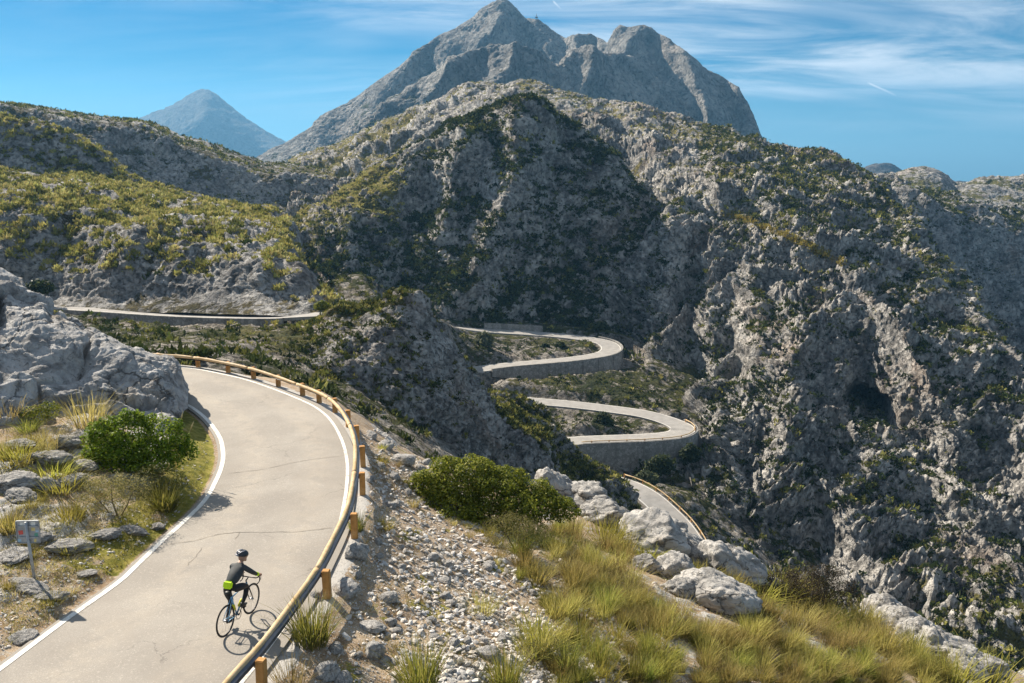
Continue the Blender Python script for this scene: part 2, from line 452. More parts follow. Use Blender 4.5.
def loft(name, curves, mat, unit, amps, px0, px1, step=1.3, back=None, veg=0.3, veg_fn=None, seed=0, dry=0.0, smooth_u=5, amp_fn=None, label=None, feats=None, dry_fn=None):
    """a hillside surface through measured curves, foot first, ridge last; each curve is [(px, py, distance)...].
    back: [(further, lower)...] rows that carry the hill down behind its ridge. amps: metres of (gully, lump, block, grain) relief"""
    us = np.arange(px0, px1 + step, step)
    Cs = []
    for c in curves:
        c = np.array(sorted(c), float)
        ys = smooth1(np.interp(us, c[:, 0], c[:, 1]), smooth_u); Ys = smooth1(np.interp(us, c[:, 0], c[:, 2]), smooth_u * 3)
        Cs.append(np.array([at(u, y, Y) for u, y, Y in zip(us, ys, Ys)]))
        Cs[-1] = np.c_[Cs[-1]]
    pys = [np.interp(us, *np.array(sorted(c), float)[:, :2].T) for c in curves]
    nseg = [int(max(8, np.percentile(np.abs(pys[i] - pys[i + 1]), 85) / step)) for i in range(len(curves) - 1)]
    nfront = len(Cs)
    for dY, dz in (back or []):
        q = Cs[nfront - 1].copy()
        s = (q[:, 1] + dY) / q[:, 1]
        q[:, 0] *= s; q[:, 1] += dY; q[:, 2] -= dz
        Cs.append(q); nseg.append(14)
    G, seg = catmull(Cs, nseg)
    nv, nu = G.shape[:2]
    N = blur(grid_normals(G), 6)
    N /= np.linalg.norm(N, axis=2, keepdims=True) + 1e-9
    if N[..., 2].mean() < 0: N = -N
    P = G.reshape(-1, 3)
    af = np.ones(len(P)) if amp_fn is None else amp_fn(np.repeat(seg, nu), np.tile(us, nv))
    warp = np.stack([fbm(P + 31.0 * k, unit * 7, 3, 0.5, seed + 90 + k) for k in range(3)], 1) * unit * 3.0
    Pw = P + warp
    big = fbm(Pw * np.array([1, 1, 0.45]), unit * 13, 3, 0.5, seed, ridged=True)
    mid = fbm(Pw, unit * 5, 4, 0.55, seed + 1)
    d1, d2, rv = cells(Pw * np.array([1, 1, 0.8]) , unit * 2.1, seed + 2)
    blk = (rv - 0.5) * 1.3 + np.clip((d2 - d1) * 2.2, 0, 1) * 0.35 - 0.2
    rib = fbm((Pw * 0.55 + P * 0.45) @ np.array([[1, 0, 0.25], [0, 1, 0], [-0.5, 0.2, 0.42]]), unit * 3.2, 4, 0.58, seed + 6, ridged=True)
    d3, d4, rv2 = cells(P + warp * 0.3, unit * 0.8, seed + 7)
    blk = 0.6 * blk + 0.75 * rib + 0.30 * ((rv2 - 0.5) + np.clip((d4 - d3) * 2.5, 0, 1) - 0.5)
    gr = fbm(P, unit * 0.9, 4, 0.62, seed + 3, ridged=True)
    rough_zone = 0.35 + 0.65 * np.clip(0.5 + 1.6 * fbm(P, unit * 16, 2, 0.5, seed + 4), 0, 1)
    d = amps[0] * big + amps[1] * mid + rough_zone * (amps[2] * blk + amps[3] * gr)
    d = d * af
    D = G + N * d.reshape(nv, nu, 1)
    if feats:                                                        # named buttresses (+) and gullies (-) of the slope, metres nearer or further
        q = G - np.array([0, 0, CAM_H]); zc = q[..., 1] * CP - q[..., 2] * SP
        upx = CX + F * q[..., 0] / zc; upy = CY - F * (q[..., 1] * SP + q[..., 2] * CP) / zc
        wob = 9 * fbm(P, unit * 6, 3, .5, seed + 40).reshape(nv, nu); wob2 = 9 * fbm(P, unit * 6, 3, .5, seed + 41).reshape(nv, nu)
        off = np.zeros((nv, nu))
        for pl, wd, am in feats:
            best = np.full((nv, nu), 1e9)
            for (x0, y0), (x1, y1) in zip(pl[:-1], pl[1:]):
                dx, dy = x1 - x0, y1 - y0
                t = np.clip(((upx + wob - x0) * dx + (upy + wob2 - y0) * dy) / (dx * dx + dy * dy), 0, 1)
                best = np.minimum(best, np.hypot(upx + wob - x0 - t * dx, upy + wob2 - y0 - t * dy))
            off += am * np.exp(-(best / wd) ** 2)
        hv = q.copy(); hv[..., 2] = 0; hv /= np.linalg.norm(hv, axis=2, keepdims=True)
        D = D - hv * off[..., None]
    # overgrown where it is gentle and in hollows, bare where it stands out
    N2 = grid_normals(D)
    if N2[..., 2].mean() < 0: N2 = -N2
    nz = blur(N2, 2)[..., 2]
    rel = (d.reshape(nv, nu) - blur(d.reshape(nv, nu), 7)) / (abs(amps[2]) + abs(amps[3]) + 1e-6)
    V = veg + 0.55 * (nz - 0.62) - 0.42 * rel
    if veg_fn is not None:
        V = V + veg_fn(np.repeat(seg, nu).reshape(nv, nu), np.tile(us, nv).reshape(nv, nu), D)
    dr = np.full(nv * nu, dry) + 0.3 * fbm(P, unit * 20, 3, 0.5, seed + 8)
    if dry_fn: dr = dr + dry_fn(np.repeat(seg, nu), np.tile(us, nv))
    me = mesh_np(name, D.reshape(-1, 3), grid_faces(nv, nu), mat, True, {'veg': V.ravel(), 'dry': dr})
    o = link(name, me); tag(o, kind='structure')
    if label: o['label'] = label
    SURF[name] = dict(P=D.reshape(nv, nu, 3), N=N2, veg=V, seg=np.repeat(seg, nu).reshape(nv, nu), us=np.tile(us, nv).reshape(nv, nu), nfront=nfront, dry=dr.reshape(nv, nu))
    return o

# --- far blue peak on the left
loft('far_peak', [
    [(60, 190, 4590), (320, 190, 4590)],
    [(60, 160, 4760), (150, 140, 4743), (205, 125, 4692), (260, 150, 4760), (320, 165, 4760)],
    [(60, 150, 5015), (120, 130, 5015), (147, 117, 5015), (165, 109, 5015), (178, 104, 5015), (190, 97, 5015), (203, 91, 5015), (208, 91, 5015), (216, 97, 5015), (236, 113, 5015), (243, 119, 5015), (260, 129, 5015), (280, 140, 5015), (300, 152, 5015), (320, 160, 5015)]],
    M['farpeak'], 50, (26, 22, 13, 7), 60, 320, 1.2, back=[(100, 66), (680, 520)], veg=0.1, seed=11)
# --- farthest grey hill on the right
loft('far_hill', [
    [(820, 230, 2100), (1100, 230, 2100)],
    [(820, 200, 2250), (857, 177, 2250), (862, 171, 2250), (872, 166, 2250), (890, 165, 2250), (897, 169, 2250), (905, 174, 2250), (925, 182, 2250), (945, 186, 2250), (962, 182, 2250), (980, 184, 2250), (1000, 190, 2250), (1100, 200, 2250)]],
    M['farpeak'], 18, (5, 5, 4, 3), 820, 1100, 1.2, back=[(60, 40), (300, 200)], veg=0.15, seed=12)
# --- the great mountain, back summit ridge
loft('mountain', [
    [(230, 215, 1420), (300, 215, 1420), (500, 190, 1440), (700, 200, 1340), (790, 240, 1300)],
    [(230, 190, 1480), (300, 165, 1480), (400, 115, 1510), (480, 62, 1565), (560, 90, 1530), (620, 100, 1490), (680, 130, 1420), (740, 165, 1370), (790, 215, 1340)],
    [(230, 178, 1560), (262, 157, 1560), (285, 147, 1560), (296, 139, 1560), (312, 129, 1560), (322, 117, 1570), (345, 104, 1580), (360, 93, 1590), (384, 78, 1600), (410, 61, 1610), (413, 56, 1620), (440, 38, 1640), (455, 29, 1650), (470, 19, 1650), (484, 8, 1650), (494, 4, 1650), (502, 2, 1650), (509, 7, 1650), (517, 14, 1640), (524, 21, 1640), (534, 24, 1640), (545, 30, 1630), (556, 38, 1630), (566, 44, 1620), (571, 42, 1610), (579, 38, 1610), (590, 37, 1610), (601, 42, 1600), (608, 46, 1590), (613, 34, 1570), (620, 27, 1560), (628, 29, 1560), (641, 27, 1550), (655, 33, 1530), (672, 45, 1510), (690, 60, 1490), (703, 70, 1480), (720, 79, 1460), (737, 91, 1440), (747, 106, 1430), (753, 121, 1420), (759, 138, 1410), (766, 155, 1400), (790, 205, 1380)]],
    M['mountain'], 14, (16, 9, 7, 4), 230, 790, 0.9, amp_fn=lambda s, u: 1 - 0.65 * np.clip(s - 1.2, 0, 1), back=[(30, 25), (160, 150), (500, 420)], veg=0.12, seed=21, smooth_u=2,
    veg_fn=lambda s, u, D: np.where(u < 440, 0.22, -0.05) - 0.25 * np.clip(s - 1.2, 0, 1),
    feats=[([(498, 22), (490, 36), (470, 57), (440, 72)], 7, 38), ([(548, 52), (560, 75), (570, 110)], 7, 24), ([(520, 20), (525, 50)], 7, -30), ([(629, 44), (622, 64), (628, 100)], 7, 38), ([(652, 40), (662, 85)], 8, -30), ([(682, 55), (700, 100), (715, 140)], 9, 30), ([(590, 45), (595, 80)], 8, -30), ([(410, 62), (380, 95), (350, 130)], 9, 30), ([(722, 85), (737, 125)], 7, -25), ([(440, 45), (420, 75)], 7, -25), ([(575, 42), (578, 70)], 6, 25)])
# --- its front shoulder
loft('mountain_shoulder', [
    [(300, 200, 1090), (460, 150, 1120), (600, 135, 1180), (690, 160, 1250)],
    [(300, 185, 1150), (400, 120, 1170), (440, 98, 1170), (500, 80, 1168), (560, 90, 1190), (620, 98, 1255), (690, 135, 1340)],
    [(300, 172, 1200), (360, 132, 1200), (405, 96, 1200), (422, 84, 1200), (450, 66, 1200), (470, 53, 1200), (488, 44, 1200), (517, 39, 1200), (530, 45, 1200), (541, 50, 1210), (555, 62, 1220), (569, 57, 1240), (590, 59, 1260), (615, 59, 1290), (640, 70, 1330), (665, 92, 1370), (690, 125, 1400)]],
    M['mountain'], 11, (13, 8, 6, 3.5), 300, 690, 0.95, back=[(30, 10), (120, 80), (300, 260)], veg=0.2, seed=25, smooth_u=3,
    veg_fn=lambda s, u, D: np.where(u < 470, 0.2, -0.05) - 0.25 * np.clip(s - 1.2, 0, 1),
    feats=[([(517, 42), (508, 70), (490, 95)], 8, 26), ([(455, 66), (430, 95)], 8, 20), ([(480, 55), (470, 85)], 8, -20), ([(545, 55), (560, 90)], 8, -24), ([(590, 60), (585, 95)], 8, 22), ([(625, 65), (640, 100)], 8, -22), ([(660, 90), (665, 120)], 7, 20)])
# --- hills behind the canyon at the far right
loft('ridge_hill', [
    [(840, 260, 640), (1100, 300, 640)],
    [(840, 215, 720), (880, 200, 720), (930, 205, 720), (980, 215, 720), (1100, 235, 720)],
    [(840, 200, 800), (868, 186, 800), (885, 181, 800), (905, 174, 800), (922, 171, 800), (940, 177, 800), (952, 186, 800), (966, 186, 800), (980, 181, 800), (1000, 180, 800), (1024, 181, 800), (1100, 178, 800)]],
    M['massif'], 6, (4, 3, 2, 1.2), 840, 1100, 1.1, back=[(30, 10), (150, 110)], veg=0.3, seed=31, dry=0.12)
loft('canyon_wall', [
    [(840, 460, 430), (1100, 480, 430)],
    [(840, 340, 445), (940, 330, 445), (1024, 340, 445), (1100, 340, 445)],
    [(840, 230, 460), (900, 215, 462), (950, 222, 466), (985, 228, 468), (1024, 235, 468), (1100, 245, 468)],
    [(840, 196, 500), (870, 190, 500), (888, 190, 500), (905, 194, 500), (930, 203, 500), (955, 209, 500), (980, 215, 500), (1003, 220, 500), (1024, 222, 500), (1100, 230, 500)]],
    M['canyon'], 4.2, (6, 4, 2.6, 1.5), 840, 1100, 1.1, back=[(40, 6), (150, 120)], veg=0.22, seed=33)
# --- left back ridge
loft('back_ridge', [
    [(-90, 240, 300), (100, 225, 310), (200, 235, 320), (290, 240, 330), (420, 240, 370)],
    [(-90, 165, 355), (0, 168, 360), (60, 170, 365), (120, 185, 375), (200, 208, 385), (260, 214, 392), (330, 214, 398), (420, 200, 420)],
    [(-90, 125, 372), (0, 130, 378), (60, 138, 385), (120, 150, 392), (160, 160, 398), (200, 172, 402), (250, 180, 408), (300, 190, 412), (420, 188, 450)],
    [(-90, 107, 394), (0, 108, 398), (30, 112, 402), (60, 117, 405), (100, 125, 408), (140, 128, 412), (160, 135, 414), (180, 146, 416), (200, 151, 418), (222, 160, 420), (240, 166, 422), (262, 176, 424), (300, 178, 430), (340, 182, 440), (420, 184, 470)]],
    M['hill'], 4.5, (4, 3.2, 2, 1.2), -90, 420, 1.1, back=[(120, 4), (260, 140)], veg=0.34, seed=41, dry=0.02, amp_fn=lambda s, u: 1 - 0.55 * np.clip(s - 2.3, 0, 1))
# --- left front hill above the road
loft('front_hill', [
    [(-90, 318, 146), (0, 316, 147), (100, 312, 148), (200, 314, 142), (280, 316, 137), (335, 326, 136)],
    [(-90, 300, 153), (50, 298, 155), (150, 298, 152), (240, 300, 147), (296, 303, 142), (312, 312, 140), (335, 322, 139)],
    [(-90, 258, 163), (0, 258, 163), (100, 262, 161), (200, 270, 156), (250, 277, 152), (285, 288, 148), (304, 298, 145), (335, 318, 143)],
    [(-90, 208, 178), (0, 208, 178), (80, 212, 179), (150, 224, 177), (200, 232, 174), (240, 238, 170), (275, 246, 164), (296, 268, 156), (308, 292, 150), (335, 314, 148)],
    [(-90, 176, 232), (0, 178, 234), (60, 183, 236), (100, 186, 238), (125, 189, 240), (150, 195, 240), (190, 206, 236), (230, 213, 226), (262, 219, 210), (284, 229, 192), (292, 246, 180), (300, 268, 168), (310, 292, 158), (335, 312, 154)],
    [(-90, 118, 248), (0, 122, 250), (40, 130, 252), (70, 143, 254), (100, 156, 256), (125, 175, 256), (150, 188, 254), (190, 202, 250), (230, 210, 242), (262, 217, 228), (286, 228, 204), (293, 244, 190), (302, 268, 174), (312, 290, 162), (335, 310, 158)]],
    M['hill'], 2.4, (2.6, 2.0, 1.1, 0.6), -90, 335, 1.1, back=[(25, 6), (60, 45)], veg=0.30, seed=43, dry=0.06, amp_fn=lambda s, u: np.clip(s * 0.8 + 0.1, 0.1, 1),
    veg_fn=lambda s, u, D: np.where((u > 225) & (s < 3.6) & (s > 1.6), -0.2, 0.0) - 0.3 * np.exp(-((s - 1.2) / 0.35) ** 2),
    feats=[([(230, 235), (246, 262), (262, 285)], 10, 3.5), ([(215, 240), (205, 275)], 10, -3.0), ([(100, 190), (60, 240), (40, 285)], 16, -3.0), ([(150, 205), (140, 250), (120, 290)], 16, 2.5), ([(275, 240), (284, 280)], 8, -2.5), ([(20, 200), (0, 260)], 18, 2.5)])
# --- the broad right massif
loft('right_massif', [
    [(290, 330, 262), (560, 480, 188), (640, 490, 180), (700, 570, 163), (800, 640, 138), (900, 690, 122), (1100, 760, 105)],
    [(290, 300, 300), (560, 410, 235), (640, 440, 214), (672, 452, 206), (700, 462, 196), (720, 480, 186), (740, 505, 182), (800, 545, 172), (900, 590, 160), (1000, 620, 152), (1100, 650, 146)],
    [(290, 270, 330), (560, 340, 290), (620, 345, 275), (655, 372, 250), (690, 400, 232), (715, 424, 206), (740, 440, 203), (850, 490, 192), (950, 540, 180), (1100, 590, 170)],
    [(290, 245, 350), (560, 290, 320), (620, 300, 300), (660, 310, 274), (700, 330, 262), (760, 380, 226), (850, 432, 212), (950, 470, 202), (1100, 520, 190)],
    [(290, 228, 366), (330, 222, 366), (400, 210, 380), (560, 230, 350), (620, 240, 330), (680, 240, 302), (760, 268, 276), (850, 316, 244), (950, 372, 228), (1100, 440, 215)],
    [(290, 200, 420), (330, 205, 420), (400, 165, 440), (500, 118, 440), (560, 160, 420), (620, 185, 385), (680, 200, 350), (760, 212, 330), (850, 246, 300), (930, 290, 276), (967, 318, 266), (1002, 372, 250), (1100, 440, 240)],
    [(290, 176, 500), (330, 160, 520), (400, 126, 530), (470, 96, 540), (540, 100, 520), (620, 140, 460), (680, 155, 430), (760, 172, 405), (850, 205, 365), (900, 240, 335), (935, 275, 312), (967, 310, 290), (1002, 368, 266), (1100, 430, 255)],
    [(290, 163, 620), (310, 155, 620), (330, 149, 620), (360, 137, 620), (400, 119, 610), (440, 102, 600), (462, 90, 590), (480, 83, 580), (500, 85, 570), (520, 82, 560), (540, 87, 550), (555, 93, 550), (580, 98, 540), (610, 106, 530), (640, 112, 520), (680, 124, 510), (715, 136, 500), (745, 141, 490), (760, 144, 480), (790, 154, 460), (820, 161, 440), (845, 173, 425), (864, 182, 410), (880, 195, 392), (896, 215, 375), (912, 235, 355), (930, 268, 330), (945, 280, 318), (958, 296, 308), (975, 325, 292), (990, 348, 280), (1008, 372, 270), (1030, 392, 262), (1100, 425, 258)]],
    M['massif'], 2.9, (7.5, 4.2, 3.5, 2.1), 290, 1100, 0.9, back=[(15, 4), (40, 30), (80, 90)], veg=0.36, seed=51, dry=0.03, amp_fn=lambda s, u: 1 - 0.35 * np.clip(s - 5.6, 0, 1) * np.clip((640 - u) / 80, 0, 1) - 0.3 * np.clip(s - 6, 0, 1),
    veg_fn=lambda s, u, D: np.where(u < 420, 0.25, 0.0) * np.clip((s - 3) / 2, 0, 1) - 0.10 * np.exp(-((s - 4.2) / 1.6) ** 2) * (u > 600) + 0.04 * np.clip(s - 4.3, 0, 1) - 0.1 * (s > 4.8) * (u < 660),
    dry_fn=lambda s, u: 0.22 * np.clip(s - 4.0, 0, 1) + 0.15 * (s > 4.8) * (u < 660),
    feats=[([(682, 205), (672, 260), (660, 330), (656, 385)], 18, 8.2), ([(692, 290), (690, 345), (686, 400)], 13, -9.0), ([(722, 208), (780, 236), (838, 266), (868, 300)], 22, 9.8), ([(735, 292), (790, 300)], 13, -5.2),
           ([(845, 300), (858, 360), (862, 425)], 14, -6), ([(860, 420), (868, 428)], 15, -30), ([(800, 330), (786, 400), (776, 470), (745, 520)], 20, 7.5), ([(740, 300), (735, 380), (715, 420)], 15, -6.0),
           ([(905, 300), (915, 370), (945, 430), (985, 520)], 22, 5.5), ([(900, 470), (905, 540), (960, 610)], 26, -8.2), ([(1010, 430), (1030, 520), (1040, 600)], 26, 9.8), ([(840, 470), (850, 540), (880, 600)], 20, 6.0), ([(800, 500), (815, 580)], 15, -6.0), ([(940, 300), (965, 360), (1010, 430)], 15, -7.5),
           ([(600, 130), (690, 175), (780, 200)], 15, 6.8), ([(560, 120), (640, 165), (700, 205)], 13, -6.0), ([(820, 190), (880, 240), (900, 280)], 14, -6.8),
           ([(360, 150), (450, 120)], 7, 8), ([(370, 165), (460, 135)], 6, -6), ([(430, 118), (500, 104), (600, 125)], 7, 8), ([(560, 105), (650, 138), (740, 168)], 8, 9), ([(640, 165), (760, 190), (830, 212)], 9, 7), ([(600, 118), (700, 160)], 6, -6), ([(320, 185), (400, 160)], 8, 7), ([(700, 225), (760, 255)], 10, -5), ([(880, 330), (960, 420)], 12, 6), ([(800, 400), (850, 470)], 12, -6)])
# --- central dark massif
loft('central_massif', [
    [(255, 345, 225), (285, 330, 228), (340, 320, 246), (440, 326, 264), (520, 338, 272), (600, 340, 275), (640, 338, 280), (700, 345, 300)],
    [(255, 300, 246), (285, 285, 252), (340, 262, 274), (400, 256, 286), (460, 250, 292), (525, 248, 296), (580, 262, 300), (640, 280, 300), (700, 310, 308)],
    [(255, 270, 262), (285, 256, 270), (330, 228, 296), (370, 204, 308), (420, 178, 316), (470, 156, 318), (525, 146, 322), (570, 172, 326), (620, 215, 328), (680, 272, 322), (700, 300, 316)],
    [(255, 262, 275), (285, 240, 290), (303, 222, 305), (320, 209, 318), (350, 188, 335), (375, 174, 340), (400, 160, 340), (430, 146, 338), (444, 134, 336), (470, 121, 335), (490, 111, 334), (505, 107, 334), (525, 105, 335), (540, 108, 336), (548, 116, 338), (570, 131, 344), (590, 146, 348), (604, 152, 352), (640, 195, 350), (660, 225, 344), (680, 255, 335), (700, 292, 322)]],
    M['massif'], 3.0, (5.5, 3.6, 2.6, 1.4), 255, 700, 0.95, back=[(14, 3), (30, 12), (50, 50)], veg=0.29, seed=61, amp_fn=lambda s, u: 1 - 0.6 * np.clip(s - 2.3, 0, 1), dry_fn=lambda s, u: 0.3 * (u < 405) * np.clip(s - 1.2, 0, 1),
    veg_fn=lambda s, u, D: np.where(u < 400, 0.28, 0) * (s > 1.4) + 0.25 * (s > 2.75) * (u < 620) + 0.12 * (s < 1),
    feats=[([(522, 112), (512, 190), (478, 270), (440, 318)], 18, 9), ([(556, 150), (560, 220), (585, 310)], 18, -9), ([(438, 165), (412, 240), (395, 310)], 15, -8), ([(470, 140), (450, 200), (440, 240)], 12, 6), ([(605, 165), (640, 215), (664, 285)], 18, 8), ([(350, 200), (345, 260), (330, 320)], 16, 7), ([(300, 240), (310, 300)], 10, -7), ([(520, 300), (490, 330)], 12, 6)])
# ------------------------------------------------------------------ the valley with the hairpin road
def path(pts, n=None, step=0.8):
    """smooth world polyline through measured points, resampled evenly"""
    P = np.array(pts, float); 
    d = np.r_[0, np.cumsum(np.linalg.norm(np.diff(P, axis=0), axis=1))]
    t = np.linspace(0, d[-1], int(d[-1] / step) + 2)
    # Catmull-Rom through chord-length parameter
    out = []
    for x in t:
        i = min(max(np.searchsorted(d, x) - 1, 0), len(P) - 2)
        h = d[i + 1] - d[i]; s = (x - d[i]) / h
        m1 = (P[i + 1] - P[i - 1]) / (d[i + 1] - d[i - 1]) * h if i > 0 else P[i + 1] - P[i]
        m2 = (P[i + 2] - P[i]) / (d[i + 2] - d[i]) * h if i + 2 < len(P) else P[i + 1] - P[i]
        s2, s3 = s * s, s ** 3
        out.append((2 * s3 - 3 * s2 + 1) * P[i] + (s3 - 2 * s2 + s) * m1 + (-2 * s3 + 3 * s2) * P[i + 1] + (s3 - s2) * m2)
    out = np.array(out)
    d = np.r_[0, np.cumsum(np.linalg.norm(np.diff(out, axis=0), axis=1))]
    t = np.linspace(0, d[-1], int(d[-1] / step) + 2)
    return np.stack([np.interp(t, d, out[:, k]) for k in range(out.shape[1])], 1)
def side(P):
    """unit vectors to the left of the direction of travel, level"""
    T = np.gradient(P[:, :2], axis=0); T /= np.linalg.norm(T, axis=1, keepdims=True) + 1e-9
    return np.stack([-T[:, 1], T[:, 0], np.zeros(len(T))], 1)
def strip(P, S, a, b, dz=0.0, nacross=2):
    us = np.linspace(a, b, nacross)
    return np.stack([P + S * u + np.array([0, 0, dz]) for u in us], 0)

ROADS = {}
def px_path(lst): return path([at(*p) for p in lst])
ROADS['A'] = (px_path([(-60, 300, 160), (30, 304, 153), (100, 308, 149), (180, 313, 145), (240, 315, 141.5), (290, 315, 138.5), (335, 312, 136), (362, 309, 141), (385, 309, 155), (405, 312, 185), (425, 318, 220), (446, 326, 246), (480, 330, 255), (530, 333, 258), (575, 337, 257.5), (603, 342, 253), (611, 348, 247), (604, 354, 240), (575, 359, 234), (545, 362, 230.5), (510, 365, 227), (478, 369, 223), (440, 374, 217)]), 2.9)
ROADS['B'] = (px_path([(440, 374, 217), (425, 380, 209), (432, 388, 204), (460, 393, 205), (500, 398, 206.5), (535, 401, 206.5), (570, 404, 206), (612, 409, 204), (645, 414, 201), (672, 422, 196.5), (683, 429, 192), (676, 434.5, 189), (650, 437.5, 187), (615, 439, 185.5), (580, 440.5, 184), (540, 445, 181), (505, 452, 175)]), 2.9)
ROADS['C'] = (px_path([(505, 452, 175), (500, 460, 168), (530, 466, 163), (575, 472, 160.5), (622, 483, 157), (645, 494, 153), (662, 508, 149), (680, 527, 144), (694, 552, 138), (700, 585, 131), (694, 620, 124)]), 2.6)

ctrl = []
for k, (P, hw) in ROADS.items():
    ctrl += [tuple(p) for p in P[::14]]
for p in [(-80, 345, 120), (60, 340, 120), (100, 335, 125), (180, 328, 132), (240, 330, 128), (300, 345, 118), (200, 350, 95), (260, 362, 88), (150, 356, 80), (0, 350, 80),
          (310, 385, 96), (350, 403, 97), (400, 430, 98), (440, 455, 98), (490, 495, 98), (550, 540, 100), (600, 580, 100), (250, 370, 70), (320, 400, 70), (400, 470, 70), (520, 560, 70),
          (100, 420, 52), (300, 440, 50), (450, 520, 50), (650, 600, 95), (750, 650, 95), (900, 720, 90), (600, 660, 60), (800, 760, 60), (1000, 850, 60),
          (500, 345, 245), (560, 348, 246), (500, 385, 213), (560, 388, 215), (610, 386, 217), (640, 392, 217), (655, 380, 232),
          (560, 425, 194), (620, 427, 195), (645, 427, 194), (575, 456, 182), (610, 470, 182.5), (645, 472, 184), (690, 452, 187), (660, 486, 172), (700, 500, 170), (720, 440, 198),
          (520, 428, 190), (560, 478, 158), (600, 500, 146), (640, 530, 138), (720, 560, 150), (740, 600, 135), (440, 318, 262), (520, 324, 268), (600, 330, 270), (650, 345, 262), (340, 330, 150), (330, 330, 170), (350, 330, 220),
          (0, 312, 158), (100, 310, 160), (250, 312, 158), (640, 345, 282), (560, 330, 290)]:
    ctrl.append(tuple(at(*p)))
ctrl = np.array(ctrl)
def tps_fit(C, lam=0.5):
    X = C[:, :2]; n = len(X)
    r = np.linalg.norm(X[:, None] - X[None], axis=2)
    K = np.where(r > 0, r * r * np.log(r + 1e-9), 0) + lam * np.eye(n)
    Pm = np.c_[np.ones(n), X]
    A = np.block([[K, Pm], [Pm.T, np.zeros((3, 3))]])
    w = np.linalg.solve(A, np.r_[C[:, 2], 0, 0, 0])
    return X, w
def tps_eval(fit, Q):
    X, w = fit; out = np.empty(len(Q))
    for i in range(0, len(Q), 40000):
        q = Q[i:i + 40000]
        r2 = ((q[:, None] - X[None]) ** 2).sum(2)
        out[i:i + 40000] = (0.5 * r2 * np.log(r2 + 1e-9)) @ w[:-3] + w[-3] + q @ w[-2:]
    return out
def road_dist(Q, P):
    """distance from each point to the polyline's nearest vertex, its height there, and its index"""
    best = np.full(len(Q), 1e9); bi = np.zeros(len(Q), int)
    for i in range(0, len(Q), 20000):
        q = Q[i:i + 20000]
        d = ((q[:, None] - P[None, :, :2]) ** 2).sum(2)
        bi[i:i + 20000] = d.argmin(1); best[i:i + 20000] = np.sqrt(d.min(1))
    return best, P[bi, 2], bi
ss = lambda a, b, x: (lambda t: t * t * (3 - 2 * t))(np.clip((x - a) / (b - a), 0, 1))

def valley():
    fit = tps_fit(ctrl, 2.0)
    st = 0.62
    xs = np.arange(-150, 120, st); ys = np.arange(44, 292, st)
    X, Y = np.meshgrid(xs, ys); Q = np.c_[X.ravel(), Y.ravel()]
    Z = tps_eval(fit, Q)
    P3 = np.c_[Q, Z]
    d1, d2, rv = cells(P3, 4.6, 71)
    n = 1.0 * fbm(P3, 14, 4, 0.55, 70) + 0.7 * fbm(P3, 3.2, 4, 0.6, 73, True) + 0.7 * (rv - 0.4) * np.clip((d2 - d1) * 2, 0, 1)
    Zn = Z + n
    keep = np.ones(len(Q))
    for k, (P, hw) in ROADS.items():
        d, z, bi = road_dist(Q, P[::2])
        t = ss(hw + 0.5, hw + 3.2, d)
        Zn = np.where(d < hw + 3.4, (z - 0.35) * (1 - t) + Zn * t, Zn)
        Zn = np.where((d >= hw + 0.3) & (d < hw + 9), np.minimum(Zn, np.maximum(z + (d - hw) * 1.1, z - 0.3)), Zn)
        keep = np.minimum(keep, ss(hw, hw + 2.5, d))
        Ph = P[::2]; Sd = side(Ph)
        if k == 'C': continue
        i_a = int(np.linalg.norm(Ph - at(*((395, 310, 170) if k == 'A' else (440, 385, 205))), axis=1).argmin())
        i_b = int(np.linalg.norm(Ph - at(*((598, 341, 253.5) if k == 'A' else (668, 420.5, 197.5))), axis=1).argmin())
        ii = np.arange(len(Ph))
        sg = np.where(ii < i_a, -1.0, 1.0) if k == 'A' else np.ones(len(Ph))
        dr = np.where(ii < i_a, 2.2 if k == 'A' else 0.0, np.where(ii < i_b, 0.0, 4.3 if k == 'A' else 5.8))
        lat = ((Q - Ph[bi][:, :2]) * Sd[bi][:, :2]).sum(1) * sg[bi]
        on = (lat > hw + 0.25) & (d < hw + 7) & (dr[bi] > 0)
        Zn = np.where(on, np.minimum(Zn, z - dr[bi] - 0.12 * (d - hw)), Zn)
        keep = np.where(on & (d < hw + 3.5), 0.5, keep)
    G = np.c_[Q, Zn].reshape(len(ys), len(xs), 3)
    nz = grid_normals(G); nz = nz if nz[..., 2].mean() > 0 else -nz
    veg = 0.50 + 0.5 * (blur(nz, 1)[..., 2] - 0.8) + 0.15 * fbm(P3, 25, 2, 0.5, 79).reshape(X.shape) - 0.10 * (1 - keep.reshape(X.shape))
    o = link('valley', mesh_np('valley', G.reshape(-1, 3), grid_faces(len(ys), len(xs)), M['valley'], True, {'veg': veg.ravel(), 'dry': 0.02 + 0.25 * fbm(P3, 30, 2, 0.5, 74)}))
    tag(o, kind='structure')
    SURF['valley'] = dict(P=G, N=nz, veg=veg, keep=keep.reshape(X.shape), dry=np.zeros_like(veg))
    return fit
VFIT = valley()

